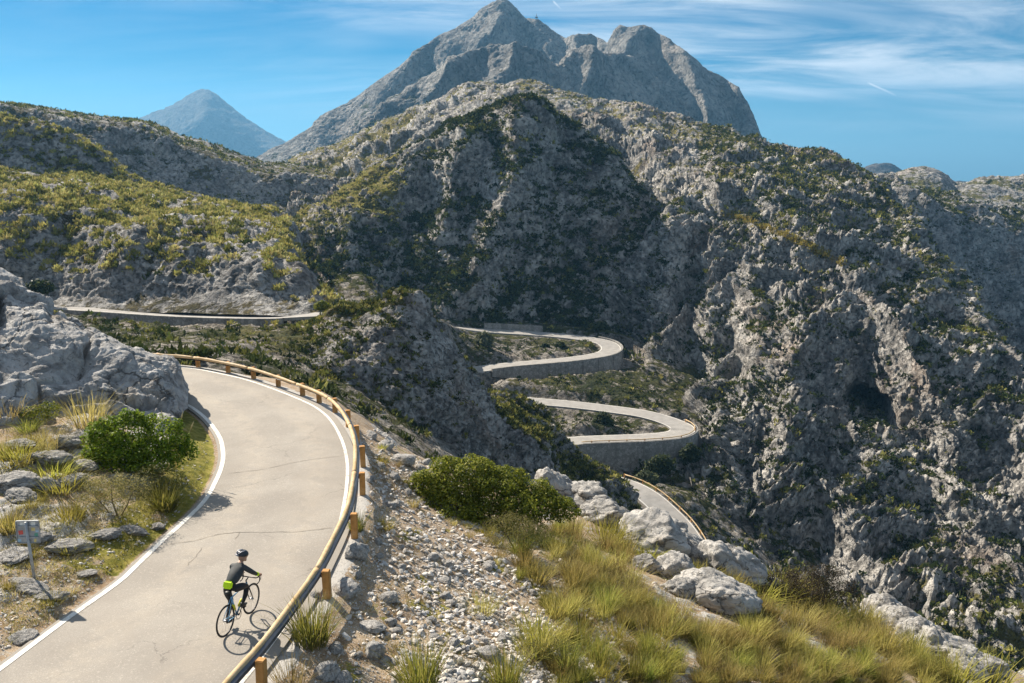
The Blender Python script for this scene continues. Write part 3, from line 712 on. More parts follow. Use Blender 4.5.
M['asphalt_far'] = plain('worn asphalt', (0.30, 0.285, 0.265), 0.9, 0.15, var=0.12, scale=0.7)
def paint_mat():
    m, w, b = new_mat('worn road paint', 0.7, 0.2)
    P = w.node('ShaderNodeTexCoord').outputs['Object']
    n = w.noise(P, 7, 6, 0.72); n2 = w.noise(P, 0.8, 3, 0.6)
    f = w.mapr(w.math('ADD', n, w.math('MULTIPLY', w.math('SUBTRACT', n2, 0.5), 0.5)), 0.52, 0.66, 0, 0.75)
    w.put(b.inputs['Base Color'], w.mix(f, (0.70, 0.675, 0.62), (0.38, 0.335, 0.28)))
    return m
M['line'] = paint_mat()
M['wallstone'] = None
def stone_wall_mat(name, a, b, size):
    m, w, bs = new_mat(name, 0.95, 0.1)
    P = w.node('ShaderNodeTexCoord').outputs['Object']
    vo = w.node('ShaderNodeTexVoronoi', feature='DISTANCE_TO_EDGE'); w.put(vo.inputs['Vector'], P); vo.inputs['Scale'].default_value = 1 / size
    vc = w.node('ShaderNodeTexVoronoi'); w.put(vc.inputs['Vector'], P); vc.inputs['Scale'].default_value = 1 / size
    t = w.mix(0.5, vc.outputs['Color'], w.noise(P, 0.5, 4, 0.6))
    bw = w.node('ShaderNodeRGBToBW'); w.put(bw.inputs[0], t)
    c = w.mix(w.mapr(bw.outputs[0], 0.25, 0.75), a, b)
    st = w.node('ShaderNodeMapping'); w.put(st.inputs[0], P); st.inputs['Scale'].default_value = (0.6, 0.6, 0.08)
    c = w.mix(w.math('MULTIPLY', w.mapr(w.noise(st.outputs[0], 1.0, 4, 0.6), 0.5, 0.7), 0.45), c, tuple(x * 0.45 for x in a))
    c = w.mix(w.mapr(vo.outputs['Distance'], 0.0, 0.06, 0.75, 0.0), c, (0.08, 0.075, 0.07))
    w.put(bs.inputs['Base Color'], c)
    bp = w.node('ShaderNodeBump', i_Strength=0.6, i_Distance=0.08, i_Height=vo.outputs['Distance']); w.put(bs.inputs['Normal'], bp.outputs[0])
    return m
M['wallstone'] = stone_wall_mat('dry stone wall', (0.20, 0.19, 0.175), (0.34, 0.325, 0.30), 0.55)

def ribbon(name, P, hw, mat):
    S = side(P)
    L, Rr = P + S * hw, P - S * hw
    n = len(P)
    V = np.r_[L, Rr, L - [0, 0, 0.5], Rr - [0, 0, 0.5]]
    a = np.arange(n - 1)
    f = np.r_[np.c_[a + n, a + n + 1, a + 1, a], np.c_[a, a + 1, a + 1 + 2 * n, a + 2 * n], np.c_[a + n + 1, a + n, a + 3 * n, a + 3 * n + 1]]
    return link(name, mesh_np(name, V, f, mat, False))
for k, (P, hw) in ROADS.items():
    o = ribbon('valley_road', P, hw, M['asphalt_far']); tag(o, kind='structure')
    S = side(P)
    for sgn in (1, -1):
        a, b = strip(P, S * sgn, hw - 0.32, hw - 0.16, 0.006)
        n = len(P); i = np.arange(n - 1)
        l = link('edge_line', mesh_np('edge_line', np.r_[a, b], np.c_[i, i + 1, i + 1 + n, i + n], M['line'], False), o)

def wall(name, P, off, i0, i1, up, down, thick, label, down_fn=None):
    """a masonry wall following the road edge; off is signed distance from the centre line"""
    S = side(P); Q = (P + S * off)[i0:i1]; S = S[i0:i1] * np.sign(off); n = len(Q)
    dn = np.full(n, down) if down_fn is None else down_fn(np.linspace(0, 1, n))
    rows = []
    zs = np.zeros((n, 3)); zs[:, 2] = 1
    tp = np.repeat(up, n) if np.isscalar(up) else up
    rows = [Q - S * 0.0 + zs * -0.4, Q + zs * tp[:, None], Q + S * thick + zs * tp[:, None], Q + S * (thick + 0.02 * dn[:, None]) - zs * dn[:, None]]
    V = np.concatenate(rows); f = []
    a = np.arange(n - 1)
    for r in range(3): f.append(np.c_[a + r * n, a + (r + 1) * n, a + 1 + (r + 1) * n, a + 1 + r * n])
    F_ = np.concatenate(f)
    F_ = np.r_[F_, [[0, n, 2 * n, 3 * n]], [[4 * n - 1, 3 * n - 1, 2 * n - 1, n - 1]]]
    o = link(name, mesh_np(name, V, F_, M['wallstone'], False))
    tag(o, label, 'wall'); return o
def near_idx(P, p):
    return int(np.linalg.norm(P - at(*p), axis=1).argmin())
PA, PB, PC = ROADS['A'][0], ROADS['B'][0], ROADS['C'][0]
# ------------------------------------------------------------------ knoll and spur between the near road and the hairpins
loft('knoll', [
    [(235, 420, 98), (300, 425, 99), (350, 440, 100), (400, 470, 102), (435, 520, 104), (485, 560, 108), (585, 640, 112), (740, 740, 116)],
    [(235, 372, 108), (270, 368, 110), (330, 378, 108), (400, 405, 109), (435, 440, 110), (478, 485, 112), (514, 520, 114), (585, 580, 118), (740, 680, 122)],
    [(235, 350, 120), (270, 346, 122), (330, 348, 116), (400, 356, 116), (424, 366, 116), (435, 385, 116), (460, 420, 117), (478, 448, 118), (514, 482, 120), (585, 540, 124), (740, 650, 126)],
    [(235, 348, 129), (270, 344, 129), (300, 338, 127), (322, 328, 126), (345, 315, 126), (380, 308, 123), (404, 303, 121), (424, 306, 121), (432, 324, 122), (447, 360, 123), (465, 390, 124), (478, 406, 125), (514, 436, 127), (553, 474, 129), (578, 494, 130), (625, 528, 130), (740, 630, 130)],
    [(235, 342, 131), (270, 338, 131), (300, 332, 130), (320, 324, 130), (338, 312, 130), (360, 304, 130), (385, 301, 128), (400, 297, 126), (418, 296, 126), (425, 302, 127), (432, 316, 128), (439, 334, 129), (447, 350, 130), (460, 372, 132), (475, 389, 135), (493, 395, 139), (514, 404, 142), (535, 422, 143), (553, 438, 143), (570, 452, 142), (585, 463, 141), (607, 478, 141), (625, 500, 138), (645, 522, 134), (675, 548, 132), (740, 620, 130)]],
    M['knoll'], 1.55, (2.6, 1.8, 1.4, 0.85), 235, 740, 0.95, back=[(4, 2), (10, 9), (20, 30)], veg=0.24, seed=81, amp_fn=lambda s, u: np.where(u < 345, 0.4 + 0.6 * np.clip((u - 325) / 20, 0, 1), 1.0), dry=0.05, smooth_u=3,
    veg_fn=lambda s, u, D: 0.30 * ((s > 2.9) & (u > 480)) + 0.45 * ((s > 2.8) & (u < 408)) + 0.12 * (s < 1.2) - 0.05)

# ------------------------------------------------------------------ near road: edges measured on the ground plane
RAIL_PX = [(170, 355.5), (200, 358.5), (220, 362), (248, 368), (278.5, 377.5), (306.6, 388), (323, 395), (337, 405.6), (349, 424), (354.7, 443), (355, 464), (351.5, 490), (346.5, 510), (329, 546.5), (315, 572), (286.5, 611.5), (258, 648), (230, 679)]
RAIL_Z = 0.62
_r = [atz(x, y, RAIL_Z + float(np.interp(k, [0, 5, 9], [-0.17, -0.15, 0]))) for k, (x, y) in enumerate(RAIL_PX)]
d0 = _r[0] - _r[3]; d0 /= np.linalg.norm(d0)
far_ext = [_r[0] + K * np.array([-26, 3.0, 0]), _r[0] + K * np.array([-15, 2.4, 0]), _r[0] + K * np.array([-6, 1.2, 0])]
d1 = _r[-1] - _r[-3]; d1 /= np.linalg.norm(d1)
near_ext = [_r[-1] + d1 * 3, _r[-1] + d1 * 6.5]
RAIL = path(far_ext + _r + near_ext, step=0.2)                     # from far left to near
RAILXY = RAIL.copy(); RAILXY[:, 2] = 0
RS = side(RAILXY)                                                   # left of travel = outer side?
if (RS[len(RS) // 2] @ np.array([1, 0, 0])) < 0: RS = -RS           # make RS point outwards, to the right
OUTER = RAILXY - RS * 0.02
LEFT_PX = [(185, 404), (196, 410.5), (207, 420), (215, 430), (220.5, 440), (223, 455), (221.5, 466), (217, 478), (205, 500), (185, 520.5), (160, 543), (135, 567), (120, 581), (71, 616), (36, 642), (0, 669)]
_l = [atz(x, y, 0.0) for x, y in LEFT_PX]
dl = _l[-1] - _l[-3]; dl /= np.linalg.norm(dl)
LEFT = path([_l[0] + K * np.array([-30, 6.2, 0]), _l[0] + K * np.array([-15, 5.2, 0]), _l[0] + K * np.array([-6, 3.6, 0]), _l[0] + K * np.array([-2.2, 2.0, 0])] + _l + [_l[-1] + dl * 3, _l[-1] + dl * 6], step=0.2)
LS = side(LEFT)
if (LS[len(LS) // 2] @ np.array([-1, 0, 0])) < 0: LS = -LS          # outwards, to the left

def resample(P, n):
    d = np.r_[0, np.cumsum(np.linalg.norm(np.diff(P, axis=0), axis=1))]
    t = np.linspace(0, d[-1], n)
    return np.stack([np.interp(t, d, P[:, k]) for k in range(3)], 1)
_n = 260
LE, RE = resample(LEFT + LS * 0.16, _n), resample(OUTER + RS * 0.05, _n)

def near_ctrl():
    c = []
    def z(px, py, zz): c.append(tuple(atz(px, py, zz * K)))
    def w(x, y, zz): c.append((x * K, y * K, zz * K))
    for p in OUTER[::8]: c.append((p[0], p[1], -0.03))
    for p in LEFT[::8]: c.append((p[0], p[1], -0.03))
    for p in (OUTER + RS * 0.7)[::14]: c.append((p[0], p[1], -0.22))
    for p in (LEFT + LS * 1.0)[70::14]: c.append((p[0], p[1], 0.10))
    # bank on the left
    for a in [(0, 640, .05), (0, 600, .15), (0, 560, .3), (0, 500, .62), (0, 450, .95), (50, 560, .22), (60, 500, .5), (60, 450, .8), (120, 450, .55), (120, 500, .35), (150, 470, .35), (100, 540, .2), (180, 440, .22), (190, 470, .12), (120, 425, .7), (170, 425, .4)]: z(*a)
    for a in [(-18, 14, .5), (-18, 20, 1.3), (-20, 28, 2.2), (-14, 30, 2.0), (-9.5, 28, 1.0), (-30, 30, 2.4), (-30, 18, 2.0), (-13, 9, .2)]: w(*a)
    # falling slope on the right
    z = lambda px, py, zz: c.append(tuple(atz(px, py, zz * K * 0.78)))
    for a in [(360, 500, -.45), (400, 560, -.75), (380, 640, -.55), (330, 660, -.28), (440, 620, -1.0), (500, 560, -1.9), (480, 683, -1.2), (560, 620, -2.3), (600, 683, -2.2), (600, 570, -2.8), (660, 610, -3.3), (700, 683, -3.2), (760, 640, -4.1), (800, 683, -4.3), (860, 660, -5.2), (920, 683, -5.7),
              (400, 500, -1.0), (400, 450, -1.5), (372, 432, -1.0), (450, 480, -2.0), (430, 465, -2.0), (500, 500, -2.9), (540, 505, -3.4), (600, 518, -4.2), (650, 545, -4.7), (690, 562, -5.0), (750, 588, -5.5), (800, 612, -5.9), (900, 645, -6.7), (1000, 680, -7.4)]: z(*a)
    crest = [(300, 386, -.9), (340, 403, -1.0), (372, 425, -1.3), (420, 458, -2.3), (480, 474, -3.0), (540, 490, -3.8), (600, 502, -4.6), (690, 545, -5.3), (750, 572, -5.8), (800, 598, -6.2), (900, 632, -7.0), (1000, 668, -7.7)]
    for px, py, zz in crest:
        p = atz(px, py, zz * K * 0.78); c.append(tuple(p))
        n = np.array([p[0], p[1]]) / np.hypot(p[0], p[1])
        for dd, dz in ((1.6, 0.9), (4, 3.6), (8, 8.5), (14, 15.5), (22, 24)):
            c.append((p[0] + n[0] * dd * K, p[1] + n[1] * dd * K, p[2] - dz * K))
    for i in range(0, len(RAILXY), 12):
        p, n = RAILXY[i], RS[i]
        if p[1] < 38 or p[0] > -12.5: continue
        for dd, dz in ((1.5, .5), (3, 1.5), (6, 4.2), (11, 9.5), (20, 19)): c.append((p[0] + n[0] * dd, p[1] + n[1] * dd, -dz))
    for a in [(0, 9, -2.2), (5, 8, -3.0), (-4, 9, -.6), (12, 10, -5), (20, 14, -8.5), (24, 22, -13), (16, 8, -6), (-6, 6, -.1), (30, 30, -24), (20, 40, -30), (0, 50, -26), (-20, 56, -20)]: w(*a)
    return np.array(c)
NFIT = tps_fit(near_ctrl(), 0.4)
def poly_signed(Q):
    """>0: distance outside the road, measured from its nearer edge; <0 inside"""
    dl, _, li = road_dist(Q, LEFT[::2]); dr, _, ri = road_dist(Q, OUTER[::2])
    outl = ((Q - LEFT[::2][li][:, :2]) * LS[::2][li][:, :2]).sum(1)
    outr = ((Q - OUTER[::2][ri][:, :2]) * RS[::2][ri][:, :2]).sum(1)
    return np.where(dl < dr, outl, outr), dl < dr
def near_height(Q):
    """the bare slope, before small relief"""
    Q = np.asarray(Q, float)
    return tps_eval(NFIT, Q)
NEAR = {}
def near_ground():
    st = 0.072
    xs = np.arange(-22, 27, st); ys = np.arange(8.5, 56, st)
    X, Y = np.meshgrid(xs, ys); Q = np.c_[X.ravel(), Y.ravel()]
    c = 4                                                            # the smooth fit on a coarse grid, then upsampled
    xc = np.arange(-22, 27 + c * st, st * c); yc = np.arange(8.5, 56 + c * st, st * c)
    Xc, Yc = np.meshgrid(xc, yc); Zc = near_height(np.c_[Xc.ravel(), Yc.ravel()]).reshape(Xc.shape)
    fx = (X.ravel() - xc[0]) / (st * c); fy = (Y.ravel() - yc[0]) / (st * c)
    ix = np.clip(fx.astype(int), 0, len(xc) - 2); iy = np.clip(fy.astype(int), 0, len(yc) - 2); tx = fx - ix; ty = fy - iy
    Z = (Zc[iy, ix] * (1 - tx) * (1 - ty) + Zc[iy, ix + 1] * tx * (1 - ty) + Zc[iy + 1, ix] * (1 - tx) * ty + Zc[iy + 1, ix + 1] * tx * ty)
    sd, isl = poly_signed(Q)
    P3 = np.c_[Q, Z]
    ridg = fbm(P3 + np.stack([fbm(P3, 1.5, 2, .5, 101), fbm(P3, 1.5, 2, .5, 102), 0 * Z], 1) * 0.6, 1.3, 4, 0.55, 103, True)
    lump = fbm(P3, 3.0, 3, 0.5, 104)
    fine = fbm(P3, 0.28, 3, 0.6, 105)
    d1, d2, rv = cells(P3 * np.array([1, 1, 1.0]), 0.75, 106)
    blk = (rv - 0.35) * np.clip((d2 - d1) * 2.5, 0, 1)
    rocky_l = isl * ss(0.7, 1.8, sd) * np.clip(0.6 + 1.3 * lump, 0.1, 1)
    rocky_r = (~isl) * ss(0.9, 2.5, sd) * np.clip(0.30 + 1.0 * lump, 0.08, 0.8)
    rk = rocky_l + rocky_r
    amp = ss(0.25, 1.3, sd)
    Zn = Z + amp * (0.10 * lump + 0.035 * fine) + rk * (0.16 * ridg + 0.20 * blk) + 0.03 * amp * ridg
    Zn = np.where(sd < 0.25, -0.06 + 0.10 * np.clip(sd, -1, 0), np.where(sd < 0.8, -0.06 + (Zn + 0.06) * ss(0.25, 0.8, sd), Zn))
    G = np.c_[Q, Zn].reshape(len(ys), len(xs), 3)
    nz = grid_normals(G); nz = nz if nz[..., 2].mean() > 0 else -nz
    NEAR.update(xs=xs, ys=ys, Z=Zn.reshape(X.shape), N=nz, rk=rk.reshape(X.shape), sd=sd.reshape(X.shape), isl=isl.reshape(X.shape))
    g = np.clip(0.5 + 1.2 * fbm(P3, 2.2, 4, 0.6, 110), 0, 1)
    moss = isl * (ss(0.15, 0.4, sd) - ss(0.9, 2.2, sd)) * (Q[:, 1] > 19.5) * ss(0.25, 0.6, g + 0.25)
    moss = np.maximum(moss, 0.55 * ss(0.62, 0.85, g) * ss(0.3, 1.0, sd) * isl)
    moss = np.maximum(moss, 0.6 * (~isl) * ss(0.6, 0.85, np.clip(0.5 + 1.2 * fbm(P3, 1.5, 4, 0.6, 111), 0, 1)) * ss(0.8, 1.4, sd))
    rock = np.clip(rk * (0.5 + 0.9 * (blk + 0.5 * ridg)) * 1.25, 0, 1)
    verge = (~isl) * (1 - ss(0.25, 0.62, sd + 0.25 * fine))
    me = mesh_np('ground', G.reshape(-1, 3), grid_faces(len(ys), len(xs)), M['ground'], True, {'moss': moss, 'rock': rock, 'verge': verge})
    tag(link('ground', me), kind='structure')
def ground_mat():
    m, w, b = new_mat('stony ground', 0.95, 0.1)
    P = w.node('ShaderNodeTexCoord').outputs['Object']
    A = lambda n: w.node('ShaderNodeAttribute', attribute_name=n).outputs['Fac']
    n1 = w.noise(P, 1.2, 6, 0.65, 0.3); n2 = w.noise(P, 9, 5, 0.7); n3 = w.noise(P, 38, 3, 0.6)
    soil = w.mix(w.mapr(n1, 0.35, 0.65), (0.24, 0.165, 0.10), (0.40, 0.31, 0.215))
    soil = w.mix(w.mapr(n2, 0.5, 0.68), soil, (0.40, 0.36, 0.30))
    soil = w.mix(w.math('MULTIPLY', w.mapr(n3, 0.52, 0.66), 0.6), soil, (0.11, 0.085, 0.06))
    vo = w.node('ShaderNodeTexVoronoi'); w.put(vo.inputs['Vector'], P); vo.inputs['Scale'].default_value = 17
    bw = w.node('ShaderNodeRGBToBW'); w.put(bw.inputs[0], vo.outputs['Color'])
    peb = w.math('MULTIPLY', w.mapr(vo.outputs['Distance'], 0.30, 0.42, 1, 0), w.mapr(bw.outputs[0], 0.5, 0.6))
    soil = w.mix(w.math('MULTIPLY', peb, 0.8), soil, (0.47, 0.45, 0.42))
    rn = w.noise(P, 5, 7, 0.7, 0.5)
    rockc = w.mix(w.mapr(rn, 0.33, 0.62), (0.20, 0.195, 0.19), (0.50, 0.485, 0.46))
    rockc = w.mix(w.math('MULTIPLY', w.mapr(w.noise(P, 14, 4, 0.7, 0.8), 0.56, 0.66), 0.7), rockc, (0.09, 0.088, 0.085))
    c = w.mix(w.mapr(w.math('ADD', A('rock'), w.math('MULTIPLY', w.math('SUBTRACT', n2, 0.5), 0.8)), 0.36, 0.55), soil, rockc)
    mossc = w.ramp(w.noise(P, 3.5, 5, 0.7), [(0.35, (0.10, 0.105, 0.02)), (0.5, (0.20, 0.185, 0.035)), (0.68, (0.33, 0.27, 0.085))])
    c = w.mix(w.mapr(w.math('ADD', A('moss'), w.math('MULTIPLY', w.math('SUBTRACT', n2, 0.5), 1.3)), 0.35, 0.65), c, mossc)
    vg = w.mix(n3, (0.34, 0.325, 0.30), (0.48, 0.46, 0.43))
    c = w.mix(w.mapr(w.math('ADD', A('verge'), w.math('MULTIPLY', w.math('SUBTRACT', n2, 0.5), 0.7)), 0.42, 0.58), c, vg)
    w.put(b.inputs['Base Color'], c)
    h = w.math('ADD', w.math('MULTIPLY', n2, 0.6), w.math('ADD', w.math('MULTIPLY', n3, 0.35), w.math('MULTIPLY', peb, 0.5)))
    bp = w.node('ShaderNodeBump', i_Strength=0.9, i_Distance=0.045, i_Height=h); w.put(b.inputs['Normal'], bp.outputs[0])
    return m
M['ground'] = ground_mat()
near_ground()
def gz(x, y):
    """height of the finished ground"""
    st = NEAR['xs'][1] - NEAR['xs'][0]
    i = int(np.clip((x - NEAR['xs'][0]) / st + .5, 0, len(NEAR['xs']) - 1)); j = int(np.clip((y - NEAR['ys'][0]) / st + .5, 0, len(NEAR['ys']) - 1))
    return float(NEAR['Z'][j, i])
def hit(px, py, y0=11.0, y1=56.0):
    """where the sight line through a photo point meets the finished ground"""
    r = ray(px, py); 
    for Y in np.arange(y0, y1, 0.05):
        if CAM_H + r[2] * Y <= gz(r[0] * Y, Y): return np.array([r[0] * Y, Y, gz(r[0] * Y, Y)])
    return None

# ------------------------------------------------------------------ the near road
def road_mat():
    m, w, b = new_mat('sun-bleached asphalt', 0.85, 0.25)
    P = w.node('ShaderNodeTexCoord').outputs['Object']
    n1 = w.noise(P, 0.35, 5, 0.6, 0.4); n2 = w.noise(P, 2.2, 5, 0.65); n3 = w.noise(P, 55, 3, 0.7)
    c = w.mix(w.mapr(n1, 0.35, 0.65), (0.265, 0.243, 0.212), (0.345, 0.318, 0.278))
    c = w.mix(w.math('MULTIPLY', w.mapr(n2, 0.5, 0.72), 0.35), c, (0.25, 0.225, 0.195))
    ac = w.node('ShaderNodeAttribute', attribute_name='across').outputs['Fac']
    # tyre polish along the two wheel tracks
    tr = w.math('ADD', w.mapr(w.math('ABSOLUTE', w.math('SUBTRACT', ac, 0.28)), 0.02, 0.15, 1, 0), w.mapr(w.math('ABSOLUTE', w.math('SUBTRACT', ac, 0.72)), 0.02, 0.15, 1, 0))
    c = w.mix(w.math('MULTIPLY', w.math('MULTIPLY', tr, w.mapr(n2, 0.35, 0.6)), 0.30), c, (0.50, 0.435, 0.345))
    c = w.mix(w.mapr(n3, 0.36, 0.60, 0.0, 0.50), c, (0.20, 0.175, 0.15))
    n4 = w.noise(P, 24, 2, 0.5); c = w.mix(w.mapr(n4, 0.56, 0.70, 0, 0.25), c, (0.56, 0.51, 0.44))
    pt = w.noise(P, 0.16, 4, 0.7, 1.5); c = w.mix(w.mapr(pt, 0.54, 0.60, 0, 0.30), c, (0.27, 0.24, 0.205))
    vo = w.node('ShaderNodeTexVoronoi', feature='DISTANCE_TO_EDGE')
    w.put(vo.inputs['Vector'], w.vmath('ADD', P, w.vmath('SCALE', w.noise(P, 1.4, 5, 0.65, out=1), scale=0.9))); vo.inputs['Scale'].default_value = 0.33
    ck = w.math('MULTIPLY', w.mapr(vo.outputs['Distance'], 0.001, 0.006, 1, 0), w.mapr(w.noise(P, 0.45, 3, 0.5), 0.50, 0.60))
    c = w.mix(w.math('MULTIPLY', ck, 0.5), c, (0.10, 0.09, 0.08))
    ed = w.math('ADD', w.mapr(ac, 0.0, 0.07, 1, 0), w.mapr(ac, 0.93, 1.0))
    c = w.mix(w.math('MULTIPLY', ed, w.mapr(n2, 0.35, 0.6, 0.2, 0.8)), c, (0.27, 0.25, 0.22))
    w.put(b.inputs['Base Color'], c)
    bp = w.node('ShaderNodeBump', i_Strength=0.35, i_Distance=0.012, i_Height=w.math('SUBTRACT', n3, ck)); w.put(b.inputs['Normal'], bp.outputs[0])
    return m
M['road'] = road_mat()
def near_road():
    na = 13
    us = np.linspace(0, 1, na)
    G = np.stack([LE * (1 - u) + RE * u for u in us], 0)
    G[..., 2] = 0.02 * (1 - (2 * us[:, None] - 1) ** 2)               # a slight crown
    rim = G[[0, -1]].copy(); rim[..., 2] -= 0.16
    G = np.concatenate([rim[:1], G, rim[1:]], 0)
    nv, nu = G.shape[:2]
    ac = np.repeat(np.r_[0, us, 1], nu)
    f = grid_faces(nv, nu)
    n = np.cross(G[1, 1] - G[1, 0], G[2, 0] - G[1, 0])
    if n[2] < 0: f = f[:, ::-1]
    o = link('road', mesh_np('road', G.reshape(-1, 3), f, M['road'], False, {'across': ac})); tag(o, kind='structure')
    # painted edge lines, worn to a ragged outline
    def line(P, S, a, b):
        P = resample(P, 700); S = side(P); 
        if (S[350] @ (LS[len(LS) // 2])) < 0: S = -S
        j1 = 0.012 * fbm(P, 0.35, 3, .6, 120); j2 = 0.012 * fbm(P, 0.3, 3, .6, 121)
        A = P + S * (a + j1)[:, None]; B = P + S * (b + j2)[:, None]
        V = np.r_[A, B]; V[:, 2] = 0.012
        return V, np.c_[np.arange(699), np.arange(1, 700), np.arange(1, 700) + 700, np.arange(699) + 700]
    V, f = line(LEFT, LS, -0.075, 0.06)
    link('edge_line', mesh_np('edge_line', V, f[:, ::-1] if np.cross(V[1] - V[0], V[701] - V[0])[2] < 0 else f, M['line'], False), o)
    V, f = line(RAILXY, RS, 0.215, 0.315)
    link('edge_line', mesh_np('edge_line', V, f[:, ::-1] if np.cross(V[1] - V[0], V[701] - V[0])[2] < 0 else f, M['line'], False), o)
    # two old cracks right across the lane
    M['tar'] = plain('crack dirt', (0.23, 0.205, 0.175), 0.9, 0.1)
    def crack(pts, wd, seed):
        P = path([atz(x, y, 0.0) for x, y in pts], step=0.05)
        S = side(P); j = 0.10 * fbm(P, 0.35, 4, 0.65, seed); wv = wd * np.clip(0.55 + 1.2 * fbm(P, 0.25, 3, .6, seed + 3), 0.05, 1.5)
        Q = P + S * j[:, None]; A = Q + S * wv[:, None]; B = Q - S * wv[:, None]
        V = np.r_[A, B]; V[:, 2] = 0.026; n = len(P); i = np.arange(n - 1)
        f = np.c_[i, i + n, i + 1 + n, i + 1]
        if np.cross(V[n] - V[0], V[1] - V[0])[2] < 0: f = f[:, ::-1]
        link('crack', mesh_np('crack', V, f, M['tar'], False), o)
    crack([(226, 474), (262, 470), (300, 462), (343, 456)], 0.014, 130)
    crack([(168, 545), (195, 541), (225, 534), (262, 533), (300, 532), (332, 528)], 0.016, 131)
    crack([(187, 566), (197, 556), (202, 548)], 0.008, 132)
    crack([(236, 540), (240, 533)], 0.012, 133)
near_road()
# ------------------------------------------------------------------ small builders
def ico(sub):
    bm = bmesh.new(); bmesh.ops.create_icosphere(bm, subdivisions=sub, radius=1.0)
    V = np.array([v.co[:] for v in bm.verts]); Fc = np.array([[v.index for v in f.verts] for f in bm.faces]); bm.free()
    return V, Fc
ICO = {k: ico(k) for k in (1, 2, 3, 4, 5)}
def rock_verts(sub, seed, rough=1.0, size=(1, 1, 1), flat=0.0, facets=9):
    """a weathered limestone lump: a convex cut by random planes, then pitted"""
    V, Fc = ICO[sub]; r = np.random.default_rng(seed)
    D = V.copy(); rad = np.ones(len(V))
    for k in range(facets):
        n = r.normal(size=3); n /= np.linalg.norm(n); h = r.uniform(0.62, 0.9)
        dt = D @ n; rad = np.minimum(rad, np.where(dt > 0.05, h / np.maximum(dt, 0.05), 9))
    rad = 0.85 * rad + 0.15
    P = D * rad[:, None]
    off = r.uniform(-50, 50, 3)
    Q = P + off
    n = 0.16 * fbm(Q, 0.9, 3, .5, seed) + rough * (0.07 * fbm(Q, 0.34, 4, 0.6, seed + 1, True))
    if sub >= 4:
        d1, d2, rv = cells(Q, 0.45, seed + 2)
        n = n + rough * 0.09 * (np.clip((d2 - d1) * 3, 0, 1) - 0.6) + rough * 0.05 * fbm(Q, 0.12, 3, .6, seed + 4, True)
    P = P * (1 + n[:, None])
    if flat: P[:, 2] = np.where(P[:, 2] < -flat, -flat + (P[:, 2] + flat) * 0.15, P[:, 2])
    return P * np.array(size), Fc
def near_rock_mat(name, a, b, unit):
    m, w, bs = new_mat(name, 0.9, 0.15)
    P = w.node('ShaderNodeTexCoord').outputs['Object']
    n1 = w.noise(P, 1.1 / unit, 7, 0.68, 0.6); n2 = w.noise(P, 3.5 / unit, 5, 0.7, 1.0); n3 = w.noise(P, 0.35 / unit, 4, 0.6)
    c = w.mix(w.mapr(n1, 0.34, 0.62), a, b)
    c = w.mix(w.math('MULTIPLY', w.mapr(n2, 0.55, 0.66), 0.65), c, tuple(x * 0.42 for x in a))
    c = w.mix(w.math('MULTIPLY', w.mapr(n3, 0.55, 0.70), 0.45), c, (0.34, 0.26, 0.17))
    vo = w.node('ShaderNodeTexVoronoi', feature='DISTANCE_TO_EDGE')
    w.put(vo.inputs['Vector'], w.vmath('ADD', P, w.vmath('SCALE', w.noise(P, 0.9 / unit, 5, 0.6, out=1), scale=unit * 1.3))); vo.inputs['Scale'].default_value = 0.32 / unit
    ck = w.math('MULTIPLY', w.mapr(vo.outputs['Distance'], 0.0, 0.022, 1, 0), w.mapr(n3, 0.42, 0.55))
    c = w.mix(w.math('MULTIPLY', ck, 0.7), c, (0.05, 0.047, 0.043))
    w.put(bs.inputs['Base Color'], c)
    h = w.math('SUBTRACT', w.math('ADD', n1, w.math('MULTIPLY', n2, 0.45)), w.math('MULTIPLY', ck, 0.35))
    bp = w.node('ShaderNodeBump', i_Strength=0.85, i_Distance=unit * 0.35, i_Height=h); w.put(bs.inputs['Normal'], bp.outputs[0])
    return m
M['rock'] = near_rock_mat('loose limestone', (0.24, 0.23, 0.22), (0.52, 0.50, 0.47), 0.30)
M['outcrop'] = near_rock_mat('outcrop limestone', (0.19, 0.188, 0.187), (0.46, 0.452, 0.44), 0.9)
M['slab'] = near_rock_mat('pale crest limestone', (0.22, 0.213, 0.203), (0.48, 0.462, 0.435), 0.6)

